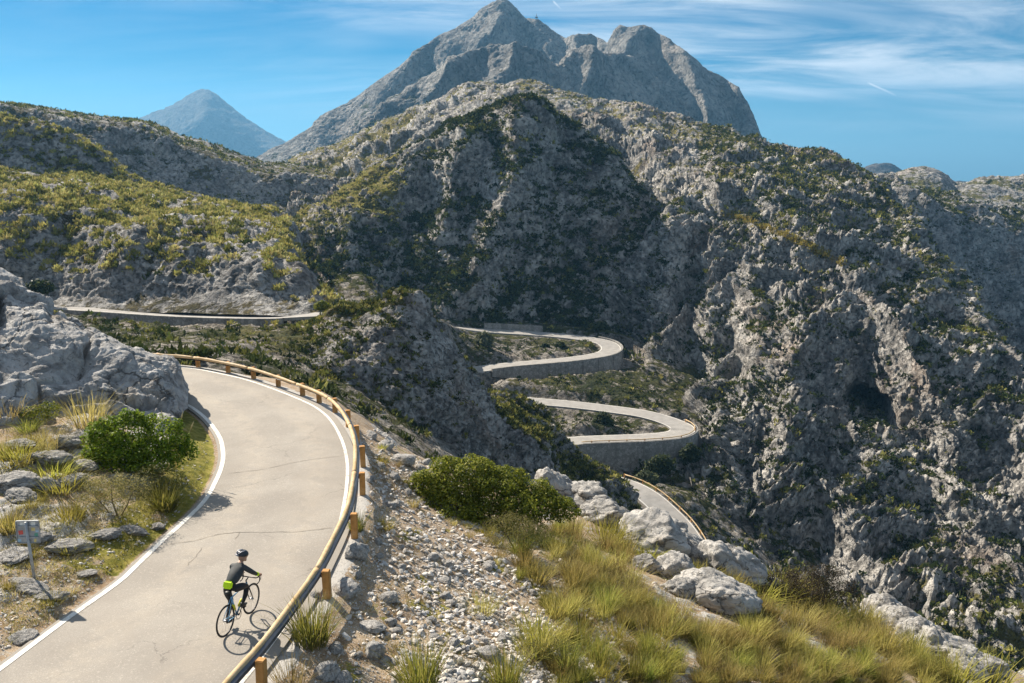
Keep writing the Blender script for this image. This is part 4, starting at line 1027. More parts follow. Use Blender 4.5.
# ------------------------------------------------------------------ big outcrop at the inside of the bend
def big_outcrop():
    curves = [
        [(-70, 470, 20.0), (0, 452, 20.4), (60, 442, 21.2), (120, 440, 21.9), (160, 436, 22.3), (178, 424, 23.2), (186, 408, 24.6)],
        [(-70, 430, 21.0), (0, 424, 21.4), (60, 420, 22.0), (120, 418, 22.5), (160, 410, 23.0), (178, 404, 23.8), (186, 400, 25.0)],
        [(-70, 360, 22.6), (0, 366, 22.8), (30, 372, 22.9), (60, 380, 23.0), (100, 388, 23.2), (140, 392, 23.4), (168, 390, 23.8), (180, 392, 24.6), (187, 396, 25.4)],
        [(-70, 310, 24.6), (0, 322, 24.6), (40, 334, 24.2), (70, 340, 24.2), (100, 352, 24.3), (140, 366, 24.4), (165, 374, 24.6), (178, 380, 25.4), (187, 392, 26.2)],
        [(-70, 250, 27.0), (-20, 268, 27.0), (0, 278, 26.8), (12, 283, 26.8), (28, 295, 26.6), (46, 306, 26.4), (52, 314, 26.2), (60, 313, 26.2), (80, 327, 26.0), (100, 334, 25.9), (112, 337, 25.9), (128, 347, 25.9), (145, 353, 25.9), (165, 358, 26.0), (172, 362, 26.2), (180, 372, 26.6), (187, 388, 27)]]
    curves = [[(x, y, Y * K) for x, y, Y in c] for c in curves]
    us = np.arange(-70, 188.5, 0.85)
    Cs = []
    for c in curves:
        c = np.array(c, float)
        Cs.append(np.array([at(u, y, Y) for u, y, Y in zip(us, smooth1(np.interp(us, c[:, 0], c[:, 1]), 4), smooth1(np.interp(us, c[:, 0], c[:, 2]), 9))]))
    for dY, dz in ((1.2, 0.25), (2.2, 1.6), (2.8, 6.0)):
        q = Cs[4].copy(); s = (q[:, 1] + dY) / q[:, 1]; q[:, 0] *= s; q[:, 1] += dY; q[:, 2] -= dz; Cs.append(q)
    G, seg = catmull(Cs, [24, 46, 46, 56, 14, 14, 14])
    # close the right end: pull the last columns together into a blunt nose
    nv, nu = G.shape[:2]
    N = blur(grid_normals(G), 8); N /= np.linalg.norm(N, axis=2, keepdims=True)
    if N[nv // 2, nu // 2] @ np.array([0, -1, 0.5]) < 0: N = -N
    P = G.reshape(-1, 3)
    wp = np.stack([fbm(P, 2.2, 3, .5, 200 + k) for k in range(3)], 1) * 0.9
    big = fbm(P + wp, 4.2, 3, 0.5, 203, True)
    strata = fbm((P + wp * 0.8) @ np.array([[0.35, 0, 0.3], [0, 0.35, 0], [-0.2, 0, 1.1]]), 0.8, 3, 0.55, 204, True)
    d1, d2, rv = cells((P + wp * 0.6) * np.array([0.8, 0.8, 1.25]), 1.15, 205)
    blk = (rv - 0.45) * 0.8 + np.clip((d2 - d1) * 3.2, 0, 1) * 0.7 - 0.45
    gr = fbm(P, 0.3, 4, 0.62, 206, True); gf = fbm(P, 0.09, 2, 0.6, 207)
    e1, e2, erv = cells((P + wp * 0.9) * np.array([0.6, 0.6, 1.0]), 3.4, 211); e3, e4, _r2 = cells((P + wp * 0.5) * np.array([0.8, 0.8, 1.6]), 0.9, 212)
    crev = -0.34 * np.exp(-((e2 - e1) / 0.035) ** 2) + 0.55 * (erv - 0.5) - 0.05 * np.exp(-((e4 - e3) / 0.08) ** 2) + 0.07 * (_r2 - 0.5)
    fade = np.clip((188.5 - np.tile(us, nv)) / 14, 0.25, 1)
    d = (0.30 * big + 0.18 * strata + crev + 0.055 * gr + 0.025 * gf - 0.06) * fade
    D = G + N * d.reshape(nv, nu, 1)
    # two dark hollows in the face
    for px, py, Y, r_, dp in ((68, 372, 23.2, 0.55, 0.5), (18, 358, 23.0, 0.6, 0.35), (160, 400, 23.6, 0.6, 0.30)):
        c = at(px, py, Y * K); q = np.linalg.norm((D - c) * np.array([1, 0.5, 1.1]), axis=2)
        D += -N * (dp * np.exp(-(q / r_) ** 2))[..., None]
    tagged = link('rock_outcrop', mesh_np('rock_outcrop', D.reshape(-1, 3), grid_faces(nv, nu), M['outcrop'], True))
    tag(tagged, 'large grey limestone outcrop on the inside of the road bend', 'rock outcrop')
    SURF['outcrop'] = dict(P=D, N=N)
big_outcrop()

# ------------------------------------------------------------------ walls along the far road
i0, i1 = near_idx(PA, (70, 306, 150.5)), near_idx(PA, (300, 314.5, 138.2))
def out_sign(P, i, toward):
    S = side(P); return 1 if S[i] @ (np.array(toward) - P[i]) > 0 else -1
sA = out_sign(PA, (i0 + i1) // 2, (0, 0, 0))
wall('retaining_wall', PA, sA * 2.95, i0, i1, 0.04, 2.6, 0.45, 'long low stone retaining wall under the road on the left hillside')
i0, i1 = near_idx(PA, (606, 343, 252)), near_idx(PA, (484, 368, 224))
j = near_idx(PA, (560, 360.5, 232.5)); sB = out_sign(PA, j, (0, 0, -50))
w_ = wall('retaining_wall', PA, sB * 2.95, i0 - 6, i1, 0.45, 5.2, 0.5, 'tall curved stone retaining wall holding up the upper hairpin',
          down_fn=lambda t: np.interp(t, [0, 0.12, 0.3, 0.6, 0.85, 1], [3.5, 5.2, 5.4, 5.0, 3.2, 1.6]))
def buttresses(P, off, idx, dn, parent):
    S = side(P)
    for i in idx:
        mb = MB(); a = math.atan2(S[i][1], S[i][0])
        c = P[i] + S[i] * (off + np.sign(off) * 0.62); mb.box((c[0], c[1], c[2] - dn / 2 - 0.1), (0.34, 0.9, dn), a)
        mb.build('buttress', M['wallstone'], parent)
buttresses(PA, sB * 2.95, [int(x) for x in np.linspace(i0 + 4, i1 - 22, 7)], 4.4, w_)
i0, i1 = near_idx(PA, (488, 330.5, 255)), near_idx(PA, (545, 334, 258))
sU = out_sign(PA, (i0 + i1) // 2, (0, 400, 0))
wall('parapet_wall', PA, sU * 3.1, i0, i1, 1.7, 1.0, 0.5, 'long grey masonry wall on the uphill side of the upper road')
i0, i1 = near_idx(PB, (681, 427, 193)), near_idx(PB, (562, 441.5, 183))
sC = out_sign(PB, near_idx(PB, (620, 439, 185.6)), (0, 0, -50))
w2_ = wall('retaining_wall', PB, sC * 2.95, i0 - 4, i1, 0.35, 6.4, 0.5, 'tall dark stone retaining wall below the lower hairpin',
     down_fn=lambda t: np.interp(t, [0, 0.1, 0.3, 0.6, 0.9, 1], [4.5, 6.0, 7.0, 7.2, 4.6, 3.0]))
# wooden rails on the far roads, post by post
M['wood'] = None
def wood_mat(name, a, b):
    m, w, bs = new_mat(name, 0.65, 0.25)
    P = w.node('ShaderNodeTexCoord').outputs['Object']
    n1 = w.noise(P, 2.2, 5, 0.65, 0.5); n2 = w.noise(P, 26, 4, 0.7, 0.3)
    c = w.mix(w.mapr(n1, 0.32, 0.66), a, b)
    c = w.mix(w.math('MULTIPLY', w.mapr(n2, 0.52, 0.68), 0.45), c, tuple(x * 0.45 for x in a))
    c = w.mix(w.math('MULTIPLY', w.mapr(w.noise(P, 0.9, 4, 0.6), 0.55, 0.7), 0.45), c, (0.50, 0.42, 0.30))
    w.put(bs.inputs['Base Color'], c)
    bp = w.node('ShaderNodeBump', i_Strength=0.4, i_Distance=0.008, i_Height=n2); w.put(bs.inputs['Normal'], bp.outputs[0])
    return m
M['wood'] = wood_mat('barked-off pine', (0.40, 0.27, 0.125), (0.56, 0.42, 0.25))
M['postwood'] = wood_mat('treated pine posts', (0.36, 0.17, 0.045), (0.52, 0.27, 0.085))
M['steel'] = plain('galvanised steel', (0.10, 0.11, 0.13), 0.5, 0.4, 0.6)

def far_rail_posts(P, off, i0, i1, label, every=4):
    S = side(P); Q = (P + S * off)[i0:i1]
    t = empty('guard_rail', Q[len(Q) // 2]); tag(t, label, 'guard rail')
    o = np.array(t.location)
    mb = MB(); mb.tube([q - o + (0, 0, 0.62) for q in Q[::2]], 0.11, 6); mb.build('rail', M['wood'], t)
    pm = MB(); pm.box((0, 0, 0), (0.2, 0.2, 0.95)); pme = pm.mesh('post', M['postwood'])
    for q in Q[::every]: link('post', pme, t, q - o + (0, 0, 0.25))
i0, i1 = near_idx(PB, (676, 424, 195)), near_idx(PB, (575, 441, 183.5))
far_rail_posts(PB, sC * 2.75, i0, i1, 'far wooden guard rail along the lower hairpin', 5)
i0, i1 = near_idx(PC, (618, 482, 157)), near_idx(PC, (700, 585, 131))
sR = out_sign(PC, (i0 + i1) // 2, (200, 150, -50))
far_rail_posts(PC, sR * 2.7, i0, i1, 'wooden guard rail along the lowest stretch of road', 4)
# pale kilometre stone and marker posts on the left road
mk = MB(); mk.box((0, 0, 0.55), (0.35, 0.2, 1.1), taper=0.92); mk.box((0, 0, 1.16), (0.2, 0.12, 0.12))
p = at(62, 302, 156); o = mk.build('marker_post', plain('white marker', (0.62, 0.58, 0.48), 0.7), None, p - (0, 0, 0.7)); tag(o, 'small pale marker post beside the road on the left hillside', 'marker post')

# ------------------------------------------------------------------ wooden guard rail of the near bend
def guard_rail():
    mid = RAIL[len(RAIL) // 2]
    t = empty('guard_rail', (mid[0], mid[1], 0))
    tag(t, 'near wooden guard rail of round logs following the bend', 'guard rail')
    o = np.array(t.location)
    post_px = [(170, 361), (203, 364), (235, 368), (261, 375), (284, 383), (306.6, 388.5), (328, 397), (344.5, 409), (354, 425.5), (360, 446.5), (359.5, 473.5), (351, 512), (322, 570), (259, 661)]
    pts = []
    for x, y in post_px:
        q = atz(x, y, 0.62); i = np.linalg.norm(RAIL[:, :2] - q[:2], axis=1).argmin(); pts.append(i)
    pts = sorted(pts)
    gap = int(2.2 / 0.2)
    while pts[0] - gap > 0: pts.insert(0, pts[0] - gap)
    while pts[-1] + gap < len(RAIL): pts.append(pts[-1] + gap)
    # logs, each as long as one or two bays
    cuts = [0] + pts[1::2] + [len(RAIL) - 1]
    for a, b in zip(cuts[:-1], cuts[1:]):
        if b - a < 3: continue
        seg = RAIL[a:b + 1].copy(); n = len(seg)
        d = seg[1] - seg[0]; seg[0] += d / np.linalg.norm(d) * 0.012
        r = 0.067 + 0.004 * np.sin(np.arange(n) * 0.7 + a) + rng.normal(0, 0.002, n)
        mb = MB(); mb.tube([q - o for q in seg], r, 14); mb.build('log', M['wood'], t)
    # steel beam behind the logs
    mb = MB(); Q = RAIL + RS * 0.10
    n = len(Q)
    prof = [(-0.02, -0.075), (0.03, -0.045), (0.03, 0.04), (-0.02, 0.07), (-0.035, 0.07), (0.012, 0.035), (0.012, -0.04), (-0.035, -0.075)]
    V = [Q[i] + RS[i] * a + (0, 0, b - 0.06) - o for i in range(n) for a, b in prof]
    m = len(prof); Fs = [(i * m + k, i * m + (k + 1) % m, (i + 1) * m + (k + 1) % m, (i + 1) * m + k) for i in range(n - 1) for k in range(m)]
    mb.add(V, Fs); mb.build('steel_beam', M['steel'], t)
    for i in pts:
        q = RAIL[i] + RS[i] * 0.225; z0 = gz(q[0], q[1]) - 0.25
        zt = RAIL[i][2] + 0.0 + rng.uniform(-0.02, 0.03)
        a = math.atan2(RS[i][1], RS[i][0])
        bm = bmesh.new(); bmesh.ops.create_cube(bm, size=1)
        bmesh.ops.scale(bm, vec=(0.17, 0.16, zt - z0), verts=bm.verts)
        bmesh.ops.bevel(bm, geom=bm.edges[:], offset=0.014, segments=2, affect='EDGES')
        me = bpy.data.meshes.new('post'); bm.to_mesh(me); bm.free(); me.materials.append(M['postwood'])
        link('post', me, t, (q[0] - o[0], q[1] - o[1], (zt + z0) / 2), (rng.normal(0, .015), rng.normal(0, .015), a))
    # bolts' spacer blocks between post and beam
    for i in pts:
        q = RAIL[i] + RS[i] * 0.135; a = math.atan2(RS[i][1], RS[i][0])
        mb = MB(); mb.box((q[0] - o[0], q[1] - o[1], q[2] - 0.10), (0.06, 0.09, 0.12), a); mb.build('bracket', M['steel'], t)
guard_rail()

# ------------------------------------------------------------------ road sign seen from behind, covered in stickers
def sign():
    b = hit(35.5, 583)
    t = empty('road_sign', b, (0, 0, R(4)))
    tag(t, 'grey back of a square road sign stuck over with stickers on a post', 'road sign')
    galv = plain('weathered galvanised metal', (0.33, 0.345, 0.355), 0.5, 0.4, 0.35, var=0.2, scale=5)
    mb = MB(); mb.tube([(0, 0, -0.3), (-0.055, 0, 1.44)], 0.033, 10); mb.build('post', galv, t)
    bm = bmesh.new(); bmesh.ops.create_cube(bm, size=1); bmesh.ops.scale(bm, vec=(0.52, 0.022, 0.53), verts=bm.verts)
    bmesh.ops.bevel(bm, geom=[e for e in bm.edges if abs(e.verts[0].co.y - e.verts[1].co.y) > 0.01], offset=0.03, segments=3, affect='EDGES')
    me = bpy.data.meshes.new('panel'); bm.to_mesh(me); bm.free(); me.materials.append(galv)
    pn = link('panel', me, t, (-0.045, 0.05, 1.19), (R(-4), 0, R(-2)))
    mb = MB()
    for s in (-1, 1): mb.box((s * 0.253, -0.016, 0), (0.014, 0.03, 0.50))
    for s in (-1, 1): mb.box((0, -0.016, s * 0.258), (0.50, 0.03, 0.014))
    mb.build('frame', galv, pn)
    for z in (0.13, -0.13):
        mb = MB(); mb.box((0.02, -0.03, z), (0.44, 0.03, 0.035)); mb.build('bracket', galv, pn)
    cols = [(0.70, 0.68, 0.62), (0.06, 0.10, 0.30), (0.55, 0.08, 0.06), (0.75, 0.72, 0.66), (0.10, 0.30, 0.22), (0.03, 0.03, 0.035), (0.62, 0.50, 0.20), (0.32, 0.48, 0.60)]
    sm = [plain('sticker', c, 0.45, 0.4, var=0.15, scale=30) for c in cols]
    r = random.Random(5); spots = []
    for k in range(90):
        w_, h_ = r.uniform(0.05, 0.13), r.uniform(0.04, 0.10)
        x, z = r.uniform(-0.21, 0.21), r.uniform(-0.215, 0.215)
        if abs(x - 0.0) < w_ / 2 + 0.035 or abs(abs(z) - 0.13) < h_ / 2 + 0.018: continue
        if any(abs(x - a) < (w_ + c) / 2 + .004 and abs(z - b_) < (h_ + d) / 2 + .004 for a, b_, c, d in spots): continue
        spots.append((x, z, w_, h_))
        mb = MB(); mb.box((0, 0, 0), (w_, 0.002, h_)); 
        link('sticker', mb.mesh('sticker', sm[k % len(sm)]), pn, (x, -0.0125, z), (0, r.uniform(-0.2, 0.2), 0))
sign()

# ------------------------------------------------------------------ radio mast on the summit
def surface_hit(px, py):
    """the first surface along a sight line of the photograph"""
    bpy.context.view_layer.update()
    d = Vector(ray(px, py)).normalized()
    ok, loc, *_ = sc.ray_cast(bpy.context.evaluated_depsgraph_get(), Vector((0, 0, CAM_H)), d)
    return np.array(loc) if ok else at(px, py, 1600)
def mast():
    py = next((y for y in range(2, 60) if surface_hit(536.5, y)[1] != 1600), 26)
    p = surface_hit(536.5, py + 1)
    t = empty('radio_mast', p + (0, 0, -4)); tag(t, 'tiny dark radio mast on the shoulder of the highest summit', 'radio mast')
    dk = plain('mast steel', (0.10, 0.10, 0.11), 0.6)
    mb = MB()
    for sx, sy in ((-1, -1), (1, -1), (1, 1), (-1, 1)): mb.tube([(sx * 1.1, sy * 1.1, 0), (sx * .7, sy * .7, 13)], 0.35, 6)
    mb.build('tower', dk, t)
    mb = MB(); mb.box((0, 0, 9.8), (5.2, 4.2, 1.6)); mb.build('platform', dk, t)
    mb = MB(); mb.tube([(0, 0, 12), (0, 0, 17)], [0.45, 0.2], 6); mb.build('antenna', dk, t)
mast()
# ------------------------------------------------------------------ bicycle and rider
def skin_mesh(name, verts, edges, radii, subdiv=2, root=0):
    me = bpy.data.meshes.new(name + '_skeleton'); me.from_pydata(verts, edges, [])
    o = bpy.data.objects.new('tmp', me); COL.objects.link(o)
    m = o.modifiers.new('s', 'SKIN'); m.use_smooth_shade = True; m.branch_smoothing = 0.3
    for i, r_ in enumerate(radii):
        sv = me.skin_vertices[0].data[i]; sv.radius = r_ if isinstance(r_, tuple) else (r_, r_); sv.use_root = (i == root)
    s = o.modifiers.new('d', 'SUBSURF'); s.levels = subdiv; s.render_levels = subdiv
    dg = bpy.context.evaluated_depsgraph_get(); dg.update()
    ev = bpy.data.meshes.new_from_object(o.evaluated_get(dg))
    bpy.data.objects.remove(o); bpy.data.meshes.remove(me); ev.name = name
    ev.polygons.foreach_set('use_smooth', [True] * len(ev.polygons))
    return ev

REAR, FRONT = atz(227.3, 635.2, 0.015), atz(251.5, 613.4, 0.015)
HEAD = math.atan2(FRONT[1] - REAR[1], FRONT[0] - REAR[0])
MIDP = (REAR + FRONT) / 2
def bicycle():
    t = empty('bicycle', (MIDP[0], MIDP[1], 0.021), (0, 0, HEAD)); t.scale = (0.98,) * 3
    tag(t, 'dark road bicycle ridden up the lane with a pale blue frame', 'bicycle')
    rub = plain('tyre rubber', (0.018, 0.018, 0.018), 0.7); rimm = plain('dark rims', (0.05, 0.05, 0.055), 0.35, 0.5, 0.4)
    blue = plain('pale blue frame paint', (0.20, 0.42, 0.62), 0.3, 0.5); blk = plain('black parts', (0.02, 0.02, 0.022), 0.45)
    alu = plain('aluminium', (0.45, 0.45, 0.46), 0.35, 0.5, 0.9)
    R0 = 0.338
    for x in (-0.5, 0.5):
        c = (x, 0, R0)
        wh = MB(); wh.tube([(x, 0, R0)] * 1 + [(x, 0, R0)], 0.02, 8) if False else None
        circ = lambda r_: [(x + r_ * math.cos(a), 0, R0 + r_ * math.sin(a)) for a in np.linspace(0, 2 * math.pi, 48, endpoint=False)]
        ty = MB(); ty.tube(circ(R0 - 0.013), 0.014, 8, closed=True); w_ = ty.build('wheel', rub, t)
        rm = MB(); rm.tube(circ(R0 - 0.035), 0.012, 8, closed=True); rm.build('rim', rimm, w_)
        hb = MB(); hb.tube([(x, -0.05, R0), (x, 0.05, R0)], 0.022, 10); hb.build('hub', alu, w_)
        sp = MB()
        for k in range(20):
            a = 2 * math.pi * k / 20; s = 0.03 if k % 2 else -0.03
            sp.tube([(x + 0.02 * math.cos(a + .6), s, R0 + 0.02 * math.sin(a + .6)), (x + (R0 - 0.04) * math.cos(a), 0, R0 + (R0 - 0.04) * math.sin(a))], 0.0016, 4)
        sp.build('spokes', alu, w_)
    fr = MB(); BB = (-0.085, 0, 0.275); ST = (-0.235, 0, 0.76); HT = (0.355, 0, 0.80); HB = (0.392, 0, 0.665)
    fr.tube([BB, ST], 0.016, 8); fr.tube([(-0.225, 0, 0.735), (0.36, 0, 0.775)], 0.015, 8); fr.tube([BB, (0.387, 0, 0.69)], 0.021, 8); fr.tube([HT, HB], 0.021, 8)
    for s in (-1, 1):
        fr.tube([(BB[0], s * .03, BB[2]), (-0.5, s * 0.06, R0)], 0.010, 6); fr.tube([(-0.228, s * .015, 0.735), (-0.5, s * 0.06, R0)], 0.008, 6)
    fr.build('frame', blue, t)
    fk = MB()
    for s in (-1, 1): fk.tube([(0.394, s * 0.03, 0.66), (0.43, s * 0.05, 0.52), (0.5, s * 0.05, R0)], [0.016, 0.013, 0.009], 7)
    fk.build('fork', blk, t)
    sd = MB(); sd.tube([ST, (-0.262, 0, 0.89)], 0.0135, 8); sd.build('seat_post', blk, t)
    sa = MB(); sa.tube([(-0.40, 0, 0.905), (-0.34, 0, 0.915), (-0.24, 0, 0.905), (-0.12, 0, 0.90)], [0.05, 0.072, 0.035, 0.02], 10, flat=0.4); sa.build('saddle', blk, t)
    hb = MB(); hb.tube([HT, (0.345, 0, 0.845), (0.445, 0, 0.885)], 0.016, 8)
    for s in (-1, 1):
        hb.tube([(0.445, 0, 0.885), (0.445, s * 0.19, 0.885), (0.48, s * 0.205, 0.885), (0.535, s * 0.205, 0.875), (0.565, s * 0.205, 0.83), (0.545, s * 0.21, 0.775), (0.49, s * 0.21, 0.755), (0.44, s * 0.21, 0.755)], 0.013, 8)
    h = hb.build('handlebar', blk, t)
    for s in (-1, 1):
        lv = MB(); lv.tube([(0.53, s * .205, 0.885), (0.575, s * .205, 0.905), (0.59, s * .205, 0.935)], [0.019, 0.019, 0.012], 8); lv.tube([(0.585, s * .205, 0.905), (0.60, s * .215, 0.84), (0.58, s * .215, 0.78)], 0.006, 5); lv.build('brake_lever', blk, h)
    ck = MB()
    ck.tube([(BB[0], -0.06, BB[2]), (BB[0], 0.06, BB[2])], 0.022, 8)
    ang = R(62); cx, cz = math.cos(ang), math.sin(ang)
    RP = (BB[0] + 0.17 * cx, -0.085, BB[2] + 0.17 * cz); LP = (BB[0] - 0.17 * cx, 0.085, BB[2] - 0.17 * cz)
    ck.tube([(BB[0], -0.07, BB[2]), RP], 0.010, 6); ck.tube([(BB[0], 0.07, BB[2]), LP], 0.010, 6)
    ck.tube([(BB[0] + 0.095 * math.cos(a), -0.052, BB[2] + 0.095 * math.sin(a)) for a in np.linspace(0, 2 * math.pi, 28, endpoint=False)], 0.007, 6, closed=True)
    ck.tube([(BB[0], -0.052, BB[2] + 0.095), (-0.5, -0.052, R0 + 0.04)], 0.004, 5); ck.tube([(BB[0], -0.052, BB[2] - 0.095), (-0.5, -0.052, R0 - 0.04)], 0.004, 5)
    ck.tube([(-0.5, -0.058, R0), (-0.5, -0.045, R0)], 0.045, 12)
    ck.build('crankset', blk, t)
    for q, s in ((RP, -1), (LP, 1)):
        pd = MB(); pd.box((q[0], q[1] + s * 0.05, q[2]), (0.09, 0.07, 0.02)); pd.build('pedal', blk, t)
    bt = MB(); bt.tube([(0.02, 0, 0.40), (0.12, 0, 0.485), (0.14, 0, 0.505), (0.155, 0, 0.518)], [0.036, 0.036, 0.030, 0.014], 10); bt.build('bottle', plain('yellow bottle', (0.62, 0.60, 0.03), 0.4), t)
    bt = MB(); bt.tube([(-0.15, 0, 0.42), (-0.185, 0, 0.535), (-0.19, 0, 0.555)], [0.035, 0.035, 0.02], 10); bt.build('bottle', plain('yellow bottle', (0.62, 0.60, 0.03), 0.4), t)
    return RP, LP
RP, LP = bicycle()

def rider():
    t = empty('person', (MIDP[0], MIDP[1], 0.021), (0, 0, HEAD)); t.scale = (0.98,) * 3
    tag(t, 'cyclist in dark jersey and black tights riding up the lane', 'person')
    skin = plain('skin', (0.42, 0.24, 0.16), 0.5, 0.3, var=0.05); jersey = plain('charcoal jersey', (0.045, 0.05, 0.052), 0.7, 0.25, var=0.25, scale=9)
    tights = plain('black tights', (0.014, 0.014, 0.016), 0.6, 0.3); neon = plain('fluorescent yellow', (0.62, 0.85, 0.02), 0.6, 0.2, var=0.08, scale=20)
    shoe = plain('black shoes', (0.03, 0.03, 0.032), 0.4)
    ank_r = (RP[0] - 0.05, -0.135, RP[2] + 0.10); ank_l = (LP[0] - 0.075, 0.135, LP[2] + 0.115)
    V = [(-0.27, 0, 0.985), (-0.19, 0, 1.06), (-0.07, 0, 1.16), (0.06, 0, 1.245), (0.14, 0, 1.285), (0.19, 0, 1.335),          # 0-5 pelvis .. neck
         (0.105, -0.165, 1.275), (0.27, -0.255, 1.10), (0.47, -0.215, 0.965), (0.525, -0.205, 0.94),                       # 6-9 right arm
         (0.105, 0.165, 1.275), (0.27, 0.255, 1.10), (0.47, 0.215, 0.965), (0.525, 0.205, 0.94),                            # 10-13 left arm
         (-0.24, -0.095, 0.955), (-0.02, -0.125, 0.91), (0.165, -0.13, 0.835), (0.10, -0.13, 0.66), ank_r,                    # 14-18 right leg
         (-0.24, 0.095, 0.955), (-0.17, 0.115, 0.76), (-0.07, 0.125, 0.575), (-0.14, 0.13, 0.40), ank_l,                      # 19-23 left leg
         (0.235, 0, 1.385)]
    E = [(0, 1), (1, 2), (2, 3), (3, 4), (4, 5), (5, 24), (4, 6), (6, 7), (7, 8), (8, 9), (4, 10), (10, 11), (11, 12), (12, 13), (0, 14), (14, 15), (15, 16), (16, 17), (17, 18), (0, 19), (19, 20), (20, 21), (21, 22), (22, 23)]
    rad = [(0.15, 0.125), (0.15, 0.115), (0.165, 0.12), (0.185, 0.125), (0.14, 0.105), 0.058,
           0.068, 0.05, 0.034, 0.030, 0.068, 0.05, 0.034, 0.030,
           0.095, 0.085, 0.062, 0.056, 0.036, 0.095, 0.085, 0.062, 0.056, 0.036, 0.055]
    me = skin_mesh('body', V, E, rad, 2)
    # head with nose, ears and chin joined into the same mesh
    HC = Vector((0.285, 0, 1.445)); yaw = R(-28)
    Mh = Matrix.Rotation(yaw, 3, 'Z') @ Matrix.Rotation(R(12), 3, 'Y')
    mb = MB(); mb.ball(HC, (0.098, 0.077, 0.118), 18, 14, Mh)
    mb.ball(HC + Mh @ Vector((0.098, 0, -0.012)), (0.022, 0.015, 0.026), 8, 6, Mh)
    mb.ball(HC + Mh @ Vector((0.07, 0, -0.085)), (0.035, 0.036, 0.03), 8, 6, Mh)
    for s in (-1, 1): mb.ball(HC + Mh @ Vector((0.0, s * 0.079, -0.01)), (0.022, 0.01, 0.032), 8, 6, Mh)
    mb.ball(HC + Mh @ Vector((0.092, 0, -0.055)), (0.008, 0.024, 0.007), 8, 5, Mh)
    # hands closed round the brake hoods: palm, four fingers, thumb
    for s in (-1, 1):
        c = Vector((0.545, s * 0.205, 0.915))
        mb.ball(c + Vector((-0.01, 0, 0.015)), (0.048, 0.036, 0.022), 10, 7)
        for k in range(4):
            x = 0.035 - k * 0.021; L = (0.9, 1.0, 0.95, 0.75)[k]
            mb.tube([c + Vector((x, s * 0.022, 0.018)), c + Vector((x + .004, s * 0.044 * L, 0.004)), c + Vector((x + .004, s * 0.040, -0.024 * L)), c + Vector((x, s * 0.018, -0.036 * L))], [0.0095, 0.009, 0.0085, 0.007], 6)
        mb.tube([c + Vector((-0.02, -s * 0.022, 0.012)), c + Vector((0.01, -s * 0.038, 0.002)), c + Vector((0.032, -s * 0.034, -0.012))], [0.011, 0.010, 0.008], 6)
    n0 = len(me.polygons)
    co = np.array([v.co[:] for v in me.vertices]); polys = [tuple(p.vertices) for p in me.polygons]
    V2 = np.r_[co, np.array(mb.v)]; F2 = polys + [tuple(i + len(co) for i in f) for f in mb.f]
    b = bpy.data.meshes.new('body'); b.from_pydata([tuple(v) for v in V2], [], F2)
    for m_ in (jersey, tights, skin): b.materials.append(m_)
    segs = [(V[a], V[c], k) for (a, c), k in zip(E, [1, 0, 0, 0, 0, 2, 0, 0, 0, 2, 0, 0, 0, 2] + [1] * 10)]
    for i, p in enumerate(b.polygons):
        p.use_smooth = True
        if i >= n0: p.material_index = 2; continue
        c = Vector(p.center); best = 9
        for a, d, k in segs:
            a, d = Vector(a), Vector(d); u = max(0, min(1, (c - a).dot(d - a) / (d - a).length_squared)); q = (c - (a + (d - a) * u)).length
            if q < best: best, mi = q, k
        p.material_index = mi
        if c.x < -0.12 and c.z < 1.0: p.material_index = 1
    body = link('body', b, t)
    # helmet: vented shell
    hm = MB(); hc = HC + Mh @ Vector((-0.012, 0, 0.045))
    n, mm = 20, 8; Vh = []; Fh = []
    for i in range(mm + 1):
        ph = (math.pi * 0.56) * i / mm
        for k in range(n):
            th = 2 * math.pi * k / n
            gro = 1 - 0.07 * (math.cos(th * 5) > 0.2) * (0.15 < i / mm < 0.85)
            Vh.append(hc + Mh @ Vector((math.sin(ph) * math.cos(th) * 0.138 * gro, math.sin(ph) * math.sin(th) * 0.104 * gro, math.cos(ph) * 0.105 * gro)))
    for i in range(mm):
        for k in range(n): Fh.append((i * n + k, (i + 1) * n + k, (i + 1) * n + (k + 1) % n, i * n + (k + 1) % n))
    hm.add(Vh, Fh, True)
    h = hm.build('helmet', plain('helmet black', (0.025, 0.026, 0.03), 0.3, 0.5), body)
    hp = MB()
    for s in (-1, 1):
        hp.tube([hc + Mh @ Vector((-0.128, s * 0.035, 0.035)), hc + Mh @ Vector((-0.07, s * 0.06, 0.082)), hc + Mh @ Vector((0.02, s * 0.055, 0.098))], [0.016, 0.02, 0.014], 7, flat=0.5)
    hp.tube([hc + Mh @ Vector((-0.135, -0.05, 0.0)), hc + Mh @ Vector((-0.143, 0, 0.005)), hc + Mh @ Vector((-0.135, 0.05, 0.0))], 0.018, 7)
    hp.build('helmet_panel', plain('helmet grey', (0.30, 0.30, 0.33), 0.35, 0.5), h)
    # fluorescent waist pouch and cuffs
    pk = MB(); Mp = Matrix.Rotation(R(-38), 3, 'Y')
    bm = bmesh.new(); bmesh.ops.create_cube(bm, size=1); bmesh.ops.scale(bm, vec=(0.075, 0.215, 0.165), verts=bm.verts)
    bmesh.ops.bevel(bm, geom=bm.edges[:], offset=0.03, segments=3, affect='EDGES')
    me2 = bpy.data.meshes.new('waist_pouch'); bm.to_mesh(me2); bm.free(); me2.materials.append(neon)
    link('waist_pouch', me2, body, (-0.325, 0.0, 1.075), (0, R(28), 0))
    for s in (-1, 1):
        cf = MB(); cf.tube([(0.40, s * 0.23, 1.01), (0.44, s * 0.222, 0.987), (0.485, s * 0.213, 0.958)], [0.047, 0.044, 0.040], 10); cf.build('cuff', neon, body)
